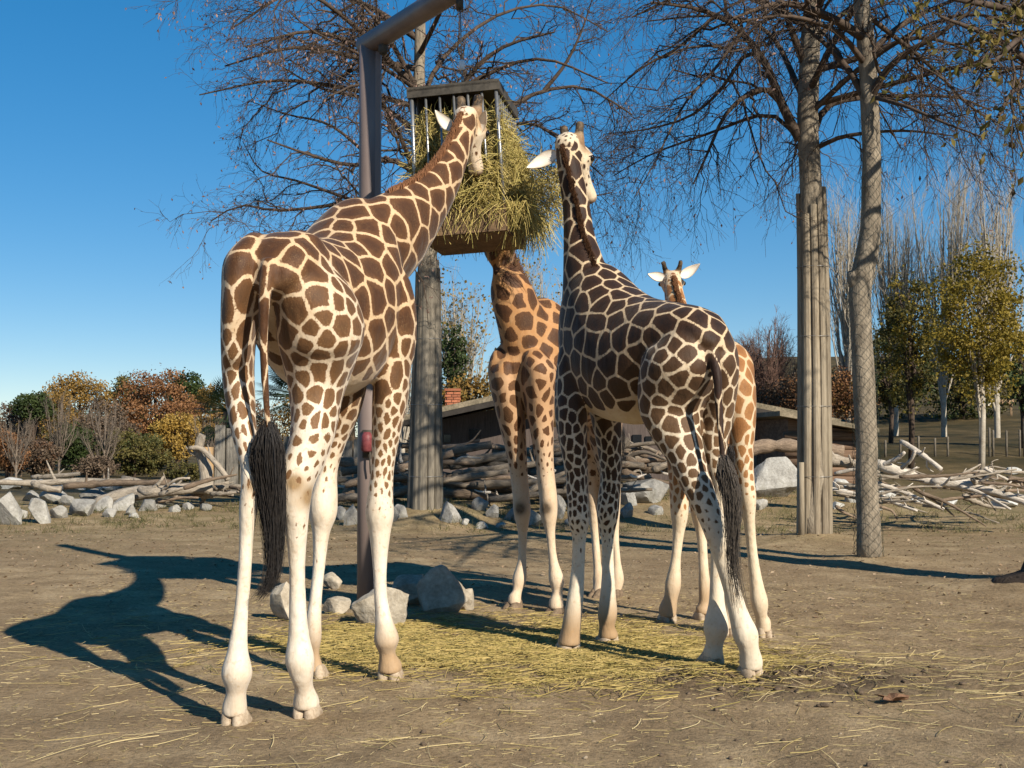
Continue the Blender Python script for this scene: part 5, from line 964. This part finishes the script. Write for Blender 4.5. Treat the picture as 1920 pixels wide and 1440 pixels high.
def bare(label, px, ytop, ybot, hw, d, rs, group, mat, n1=22, n2=160, n3=900, upright=.9, rmin=.006, leafcols=None, nl=0, zbase=None, tr=.12):
    b = P(px, ybot, d); zb = g1(b[0], d) if zbase is None else zbase; b[2] = zb; tp = P(px, ytop, d); h = tp[2]-zb; rx = hw*d/FPX; root = empty('tree', tuple(b), label, 'tree', group); L = []
    for k in range(n1):
        a = rs.uniform(0, 6.28); z0 = rs.uniform(.08, .45)*h; z1 = min(h, z0+rs.uniform(.35, .75)*h*(upright*.25+.75)); e = np.array([math.cos(a), math.sin(a), 0])*rx*rs.uniform(.35, 1)*(1.0-.15*upright); L.append([b+[0, 0, z0], b+e*.55+[0, 0, z0+(z1-z0)*.35], b+e*.9+[0, 0, z0+(z1-z0)*.75], b+e+[0, 0, z1]])
    p1, r1 = limbs_to(L, 8, [tr*.45]*n1, [rmin*1.5]*n1); mb = MB(); mb.tubes(np.array([b+[0, 0, -.2], b+[0, 0, h*.4], b+[.1, 0, h*.9]]), np.array([tr, tr*.7, tr*.15]), 8); adopt(mb.build('trunk', mat), root)
    mb = MB(); mb.tubes(p1, r1, 5); p2, r2 = sprout(p1, r1, n2, h*.10, h*.26, .25, .7, -.15*upright, upright*.6, rs, 6, .5, rmin, wob=.07); mb.tubes(p2, r2, 3); p3, r3 = sprout(p2, r2, n3, h*.03, h*.10, .3, .8, -.1*upright, upright*.5, rs, 3, .6, rmin*.75, wob=.09); mb.tubes(p3, r3, 3); adopt(mb.build('crown', mat), root)
    if nl: k = rs.choice(len(p3), nl); lv = leaves(p3[k, -1]+rs.normal(0, .08, (nl, 3)), .10, rs, leafmat('sparse_leaf', leafcols), 'leaves', 1.3, .2); lv['kind'] = 'stuff'; adopt(lv, root)
    return root
rs = np.random.default_rng(101)
OCH = [(.13, .075, .018), (.22, .125, .03), (.30, .18, .045), (.16, .10, .025)]; RUS = [(.11, .048, .018), (.20, .09, .035), (.28, .14, .06), (.15, .07, .03)]; GRN = [(.016, .026, .008), (.034, .052, .014), (.058, .080, .022), (.026, .040, .011)]
OLV = [(.05, .05, .014), (.09, .085, .025), (.15, .12, .035), (.07, .07, .02)]; YEL = [(.24, .14, .025), (.36, .22, .045), (.42, .28, .07), (.20, .12, .03)]; BRN = [(.07, .05, .032), (.12, .085, .055), (.17, .12, .08), (.09, .06, .04)]
gl = 'autumn trees on the far left slope'
for a, cols, lab, n in [((150, 686, 850, 66, 92), OCH, 'broad ochre autumn tree on the far slope', 5000), ((92, 715, 860, 50, 88), OLV[:2]+OCH[1:], 'yellow-green autumn tree beside the broad ochre one', 4000), ((240, 684, 850, 36, 97), OLV, 'olive tree between the ochre and the russet tree', 3000),
        ((292, 670, 860, 66, 88), RUS, 'tall russet-brown tree rising over the far slope', 5500), ((350, 686, 800, 36, 98), GRN, 'dark green round tree behind the russet one', 3000), ((400, 712, 850, 44, 92), OCH, 'ochre tree behind the palm', 3000), ((455, 740, 860, 60, 95), BRN, 'brown tree behind the fan palms', 2500),
        ((22, 742, 880, 50, 80), BRN+RUS[1:2], 'thin brown tree at the end of the far slope', 3500), ((62, 730, 800, 32, 78), GRN, 'small dark green pine above the brown bushes', 2500), ((200, 745, 880, 62, 76), BRN, 'bare grey-brown tree in the middle of the slope', 4200), ((330, 765, 870, 46, 72), YEL, 'bright golden tree below the russet one', 4200),
        ((135, 783, 885, 36, 66), GRN, 'rounded green holly tree low on the slope', 3800), ((250, 800, 898, 62, 62), OLV+GRN[2:3], 'wide green thicket behind the white stones', 5500), ((62, 815, 895, 46, 60), BRN+RUS[1:2], 'brown bramble bush left of the green holly tree', 2800), ((12, 800, 892, 36, 58), RUS, 'rust-coloured bush at the end of the stone row', 2500), ((345, 862, 908, 36, 46), OLV+BRN[1:2], 'thin greenish shrub beside the rust-brown post', 1500), ((180, 850, 898, 36, 58), BRN, 'low brown brush in front of the holly tree', 1600),
        ((-50, 770, 890, 60, 70), BRN, 'brown thicket past the end of the far slope', 1500), ((120, 745, 880, 80, 104), OLV+BRN[:2], 'dull olive trees massed behind the holly tree', 3500), ((300, 735, 880, 90, 106), RUS+OCH[:2], 'rusty trees massed behind the golden tree', 3500), ((30, 770, 890, 60, 100), BRN+OLV[:1], 'dull brown trees massed behind the pine', 2500), ((430, 760, 880, 80, 104), OCH+BRN[:2], 'brownish trees massed behind the palms', 2500)]:
    leafy(lab, a[0], a[1], a[2], a[3]*1.32, a[4], cols, int(n*1.95), rs, gl, lsize=.00145*a[4], clumps=80, stray=.07, crk=.62)
for a, lab in [((110, 735, 885, 40, 64), 'thin bare grey tree before the yellow-green one'), ((195, 755, 890, 44, 60), 'thin bare grey tree before the wide green thicket'), ((30, 775, 890, 40, 56), 'thin bare grey tree above the rust-coloured bush'), ((390, 760, 890, 40, 60), 'thin bare tree behind the upright snag')]:
    bare(lab, *a, rs, gl, TWIG_G, 16, 150, 900, .5, .007, tr=.06)
gl = 'distant trees behind the barn and palms'
for a, cols, lab in [((590, 715, 870, 100, 98), OCH+BRN[:2], 'distant brownish trees behind the second palm'), ((735, 725, 870, 80, 96), BRN+OLV[:1], 'distant dull trees behind the gantry post'), ((900, 715, 870, 110, 99), OLV+BRN[:2], 'distant olive trees behind the brick chimney'), ((1100, 720, 860, 130, 97), BRN+OCH[:1], 'distant brown trees behind the barn roof'), ((1300, 712, 850, 110, 95), RUS+BRN[:2], 'distant rusty trees behind the birches')]:
    leafy(lab, *a, cols, 4500, rs, gl, lsize=.15, clumps=70, stray=.08, crk=.65, trunk=False)
gl = 'trees beyond the barn'
bare('slender bare tree with yellowing leaves beside the pole-clad trunk', 862, 512, 800, 75, 48, rs, gl, TWIG_P, 26, 260, 1500, .6, .006, [(.20, .13, .03), (.30, .20, .05), (.12, .10, .03)], 900)
bare('bare tree with a few golden leaves behind the orange-tan giraffe', 1010, 470, 800, 80, 52, rs, gl, TWIG_P, 26, 260, 1500, .7, .006, [(.22, .14, .03), (.32, .21, .05), (.14, .11, .03)], 700)
bare('bare greyish tree between gantry and pole-clad trunk', 755, 560, 800, 50, 55, rs, gl, TWIG_P, 18, 150, 900, .7, .006)
leafy('dark evergreen tree behind the small brick chimney', 848, 585, 770, 34, 46, GRN+OLV[:1], 1600, rs, gl, lsize=.10, stray=.5)
leafy('golden-brown bush behind the brick chimney', 880, 690, 800, 60, 44, OCH+OLV[1:2], 2600, rs, gl, lsize=.10)
leafy('golden-brown bush behind the barn roof', 1010, 640, 780, 60, 50, OCH+BRN[1:2], 2200, rs, gl, lsize=.11)
bare('bare reddish birch behind the barn', 1440, 596, 800, 62, 56, rs, gl, TWIG_R, 46, 700, 5200, .12, .008)
bare('second reddish birch at the barn roof', 1395, 630, 800, 44, 60, rs, gl, TWIG_R, 30, 420, 3000, .12, .008)
leafy('rust-brown thicket behind the log cabin', 1500, 700, 800, 100, 54, RUS+BRN, 8000, rs, gl, lsize=.08, stray=.5, clumps=40)
leafy('orange-brown thicket behind the netted tree', 1590, 680, 800, 60, 50, RUS+OCH[:2], 4200, rs, gl, lsize=.08, stray=.4)
gl = 'bare poplars on the right slope'
for a, lab in [((1590, 390, 800, 62, 50), 'pale bare poplar left of the netted trunk'), ((1680, 372, 800, 62, 52), 'pale bare poplar right of the netted trunk'), ((1770, 345, 800, 70, 50), 'tall pale poplar with upswept bare branches behind the golden tree'), ((1870, 352, 800, 75, 48), 'broad pale poplar with many upswept bare branches')]:
    bare(lab, *a, rs, gl, TWIG_P, 30, 320, 2000, 1.0, .0065)
gl = 'leafy trees on the right slope'
YG = [(.10, .085, .014), (.20, .155, .022), (.30, .215, .032), (.15, .12, .018), (.36, .25, .045)]
leafy('yellow-green leafy tree with a netted pale trunk', 1835, 425, 790, 112, 33, YG, 12500, rs, gl, lsize=.066, clumps=90, stray=.3, crk=.62, tm=TWIG_P, trans=.4)
leafy('yellow-green leafy tree with a dark forked trunk', 1705, 480, 790, 66, 36, YG[:3]+OLV, 6500, rs, gl, lsize=.068, clumps=60, stray=.35, crk=.65, trans=.35)
leafy('dark ivy-covered tree behind the netted trunk', 1668, 590, 790, 62, 44, OLV+GRN[:2], 3200, rs, gl, lsize=.10, clumps=26)
leafy('dark evergreen at the edge of the right slope', 1915, 560, 800, 60, 40, GRN+OLV[:1], 3800, rs, gl, lsize=.09)
leafy('dark green conifer mass up the right slope', 1800, 620, 800, 140, 62, GRN+OLV, 5000, rs, gl, lsize=.14, clumps=40); leafy('olive trees massed behind the ivy-covered tree', 1640, 640, 810, 80, 66, OLV+BRN[:2], 3000, rs, gl, lsize=.15)
# fan palms behind the board fence
PALM = leafmat('palm_leaf', [(.03, .045, .018), (.06, .085, .032), (.10, .12, .05)], .2); PTR = noisy('palm_fibre', (.05, .035, .02), (.16, .11, .07), 10, .95, .9, .03)
def palm(label, px, py, d, rad, nf, zb):
    c = P(px, py, d); root = empty('fan_palm', (c[0], d, zb), label, 'palm', 'fan palms behind the board fence'); mb = MB(); mb.tubes(np.array([[c[0], d, zb-.1], [c[0]+.03, d, (zb+c[2])/2], c]), np.array([.13, .15, .12]), 12, True); adopt(mb.build('trunk', PTR), root)
    for f in range(nf):
        a = rs.uniform(0, 6.28); el = rs.uniform(-.7, 1.25); u = np.array([math.cos(a)*math.cos(el), math.sin(a)*math.cos(el), math.sin(el)]); pl = rad*rs.uniform(.45, .6); hub = c+u*pl+[0, 0, -.08*rad]; lf = rad*rs.uniform(.45, .6)
        s_ = norm(np.cross(u, [0, 0, 1.])); w_ = np.cross(s_, u); V = []; T = []
        for q in np.linspace(-2.0, 2.0, 26):
            dr = norm(u*math.cos(q)+s_*math.sin(q)+w_*.12); t2 = hub+dr*lf*(1-.10*abs(q))+[0, 0, -.12*lf]; sd = norm(np.cross(dr, w_))*lf*.024; n0 = len(V); V += [hub, hub+dr*lf*.55+sd, hub+dr*lf*.55-sd, t2]; T += [(n0, n0+1, n0+2), (n0+1, n0+3, n0+2)]
        o = mesh_np('frond', np.array(V), None, T, PALM, False); fattr(o, 'rnd', np.full(len(T), rs.uniform()), 'FACE'); adopt(o, root); mb = MB(); mb.tubes(np.array([c, (c+hub)/2+[0, 0, .03], hub]), np.full(3, .012), 4); st = mb.build('stalk', PALM); fattr(st, 'rnd', np.full(len(st.data.polygons), .5), 'FACE'); adopt(st, root)
palm('dark fan palm left of the chestnut-patched giraffe', 428, 772, 30, 1.0, 26, 0); palm('dark fan palm seen between the legs of the chestnut-patched giraffe', 560, 742, 30, 1.15, 30, 0); palm('fan palm nearest the gantry post', 655, 780, 30.5, .9, 22, 0)
# ------------------------------------------------------------------ right slope: fence posts, fallow animals
FPOST = noisy('fence_post', (.08, .068, .05), (.20, .17, .13), 8, .9, .4, .01)
for k, (x, y, h) in enumerate([(1660, 850, 34), (1688, 846, 32), (1722, 842, 34), (1753, 850, 40), (1777, 843, 34), (1855, 835, 46), (1862, 838, 44), (1887, 836, 40), (1912, 830, 34), (1920, 812, 30), (1600, 856, 34), (1630, 852, 32)]):
    b = P(x, y, 38); tp = P(x, y-h*.72, 38); zg = g1(b[0], 38); mb = MB(); mb.tubes(np.array([[b[0], 38, min(zg, b[2])-.1], tp-[0, 0, .02], tp]), np.array([.034, .034, .02]), 8, True); tag(mb.build('fence_post', FPOST), ('tall' if h > 36 else 'short')+' grey fence post on the right slope '+near(x), 'fence post', 'fence posts on the right slope')
DEER = noisy('deer_coat', (.22, .14, .08), (.36, .25, .15), 8, .8, .1, .01); DEERW = noisy('white_coat', (.55, .50, .42), (.72, .68, .60), 8, .8, .1, .01)
def deer(px, py, d, L, face, mat, label):
    b = P(px, py, d); zf = g1(b[0], d); b[2] = zf; f = np.array([face, 0, 0.]); mb = MB(); h = L*.62; u = np.array([0, 0, 1.]); s_ = np.array([0, 1., 0])
    loft([(b-f*L*.5+u*h*1.25, s_*.02, u*.03), (b-f*L*.42+u*h*1.25, s_*L*.10, u*L*.14), (b+u*h*1.22, s_*L*.12, u*L*.17), (b+f*L*.38+u*h*1.25, s_*L*.11, u*L*.17), (b+f*L*.5+u*h*1.3, s_*.03, u*.05)], mb, 12, 2)
    loft([(b+f*L*.38+u*h*1.3, s_*L*.07, f*L*.10), (b+f*L*.52+u*h*1.6, s_*L*.05, f*L*.06), (b+f*L*.58+u*h*1.85, s_*L*.04, f*L*.05)], mb, 10, 2); loft([(b+f*L*.52+u*h*1.92, s_*L*.05, u*L*.06), (b+f*L*.66+u*h*1.86, s_*L*.045, u*L*.05), (b+f*L*.82+u*h*1.76, s_*L*.02, u*L*.025)], mb, 10, 2)
    for fx in (-.38, .36):
        for sy in (-1, 1): q = b+f*L*fx+s_*sy*L*.07; loft([(q+u*h*1.2, s_*L*.05, f*L*.09), (q+u*h*.8-f*L*.02, s_*L*.03, f*L*.045), (q+u*h*.42+f*(-.03*L if fx < 0 else .0), s_*L*.02, f*L*.025), (q, s_*L*.018, f*L*.022)], mb, 8, 2)
    return tag(mb.build('antelope', mat), label, 'antelope', None)
deer(1884, 800, 62, .9, 1, DEER, 'small tan antelope grazing side-on up the right slope'); deer(1863, 800, 63, .7, -1, DEERW, 'small white antelope beside the tan one up the right slope')
# ------------------------------------------------------------------ ground cover
GRM = straw_mat('bank_grass', [(.035, .04, .012), (.07, .075, .022), (.12, .11, .04), (.16, .125, .055)])
def tufts(n, xr, yr, h0, h1, name, label, mat):
    cx = rs.uniform(*xr, n//14); cy = rs.uniform(*yr, n//14); k = rs.integers(0, len(cx), n); x = cx[k]+rs.normal(0, .10, n); y = cy[k]+rs.normal(0, .10, n); B = np.stack([x, y, gz(x, y)-.01], -1); o = strands(name, B, rs.normal(0, .45, (n, 3))+[0, 0, 1], rs.uniform(h0, h1, n), np.full(n, .004), np.full(n, .3), mat, rs, 3); tag(o, label, 'grass', kind='stuff')
tufts(6500, (-11, 10), (21.6, 27.5), .05, .22, 'bank_grass', 'short rough grass growing between stones and logs', GRM)
n = 5200; x = rs.uniform(-9, 10, n); y = 10+rs.uniform(0, 1, n)**.7*13; Pp = np.stack([x, y, gz(x, y)+.006], -1); LIT = leafmat('leaf_litter', [(.16, .10, .055), (.28, .19, .11), (.38, .28, .18), (.12, .08, .05)], .1)
a = rs.uniform(0, 6.28, n); u = np.stack([np.cos(a), np.sin(a), rs.normal(0, .25, n)], -1); w_ = np.stack([-np.sin(a), np.cos(a), rs.normal(0, .3, n)], -1); s_ = rs.uniform(.012, .032, n)[:, None]; V = np.stack([Pp-u*s_, Pp+w_*s_*.6+[0, 0, .006], Pp+u*s_, Pp-w_*s_*.6+[0, 0, .004]], 1).reshape(-1, 3); i4 = np.arange(n)*4
o = mesh_np('leaf_litter', V, np.stack([i4, i4+1, i4+2, i4+3], -1), None, LIT, False); fattr(o, 'rnd', rs.uniform(0, 1, n), 'FACE'); tag(o, 'small dry leaves and chips strewn over the paddock dirt', 'leaf litter', kind='stuff')
# clods in the mud, droppings and pebbles, one dead leaf
CLODP = noisy('pebble', (.16, .125, .085), (.34, .27, .19), 12, .9, .5, .01); CLOD = noisy('mud_clod', (.055, .038, .024), (.16, .115, .075), 12, .9, .8, .02)
def scatter(name, n, xy, s0, s1, mat, label, cat, flat=.7):
    mb = MB(); V0, T0 = ico(2)
    for i in range(n):
        x, y = xy(i); s_ = rs.uniform(s0, s1); V = V0*(1+.35*fbm(V0+rs.uniform(0, 90), 1.5, 2))[:, None]*np.array([1, rs.uniform(.6, 1), flat])*s_; mb.add(V@rotz(rs.uniform(0, 6)).T+[x, y, g1(x, y)+s_*.25], None, T0)
    tag(mb.build(name, mat), label, cat, kind='stuff')
scatter('mud_clods', 170, lambda i: tuple(MUD[:2]+rs.normal(0, 1, 2)*np.array([.62, .34])), .008, .034, CLOD, 'dark churned clods of mud round the hind hooves', 'mud', .45); scatter('droppings', 34, lambda i: (rs.uniform(-1.5, 3.4), rs.uniform(5.6, 8.2)), .010, .02, CLOD, 'small dark droppings on the bare dirt', 'droppings'); scatter('pebbles', 260, lambda i: (rs.uniform(-5, 6), 5.4+rs.uniform()**1.3*13), .005, .016, CLODP, 'small dull pebbles on the bare dirt', 'pebbles', .6)
b = G(1675, 1318); DL = noisy('dead_leaf', (.09, .045, .025), (.20, .11, .06), 20, .8, .3, .004); a = np.linspace(0, 6.28, 16, endpoint=False); rr = .075*(1+.35*np.sin(5*a)); V = np.stack([b[0]+rr*np.cos(a)*1.2, b[1]+rr*np.sin(a)*.8, g1(b[0], b[1])+.02+.03*np.abs(np.sin(1.5*a))], -1); V = np.vstack([V, [[b[0], b[1], g1(b[0], b[1])+.012]]]); o = mesh_np('dead_leaf', V, None, [(i, (i+1) % 16, 16) for i in range(16)], DL, False); sm_ = o.modifiers.new('t', 'SOLIDIFY'); sm_.thickness = .003; tag(o, 'curled brown dead leaf lying on the bare dirt', 'leaf')
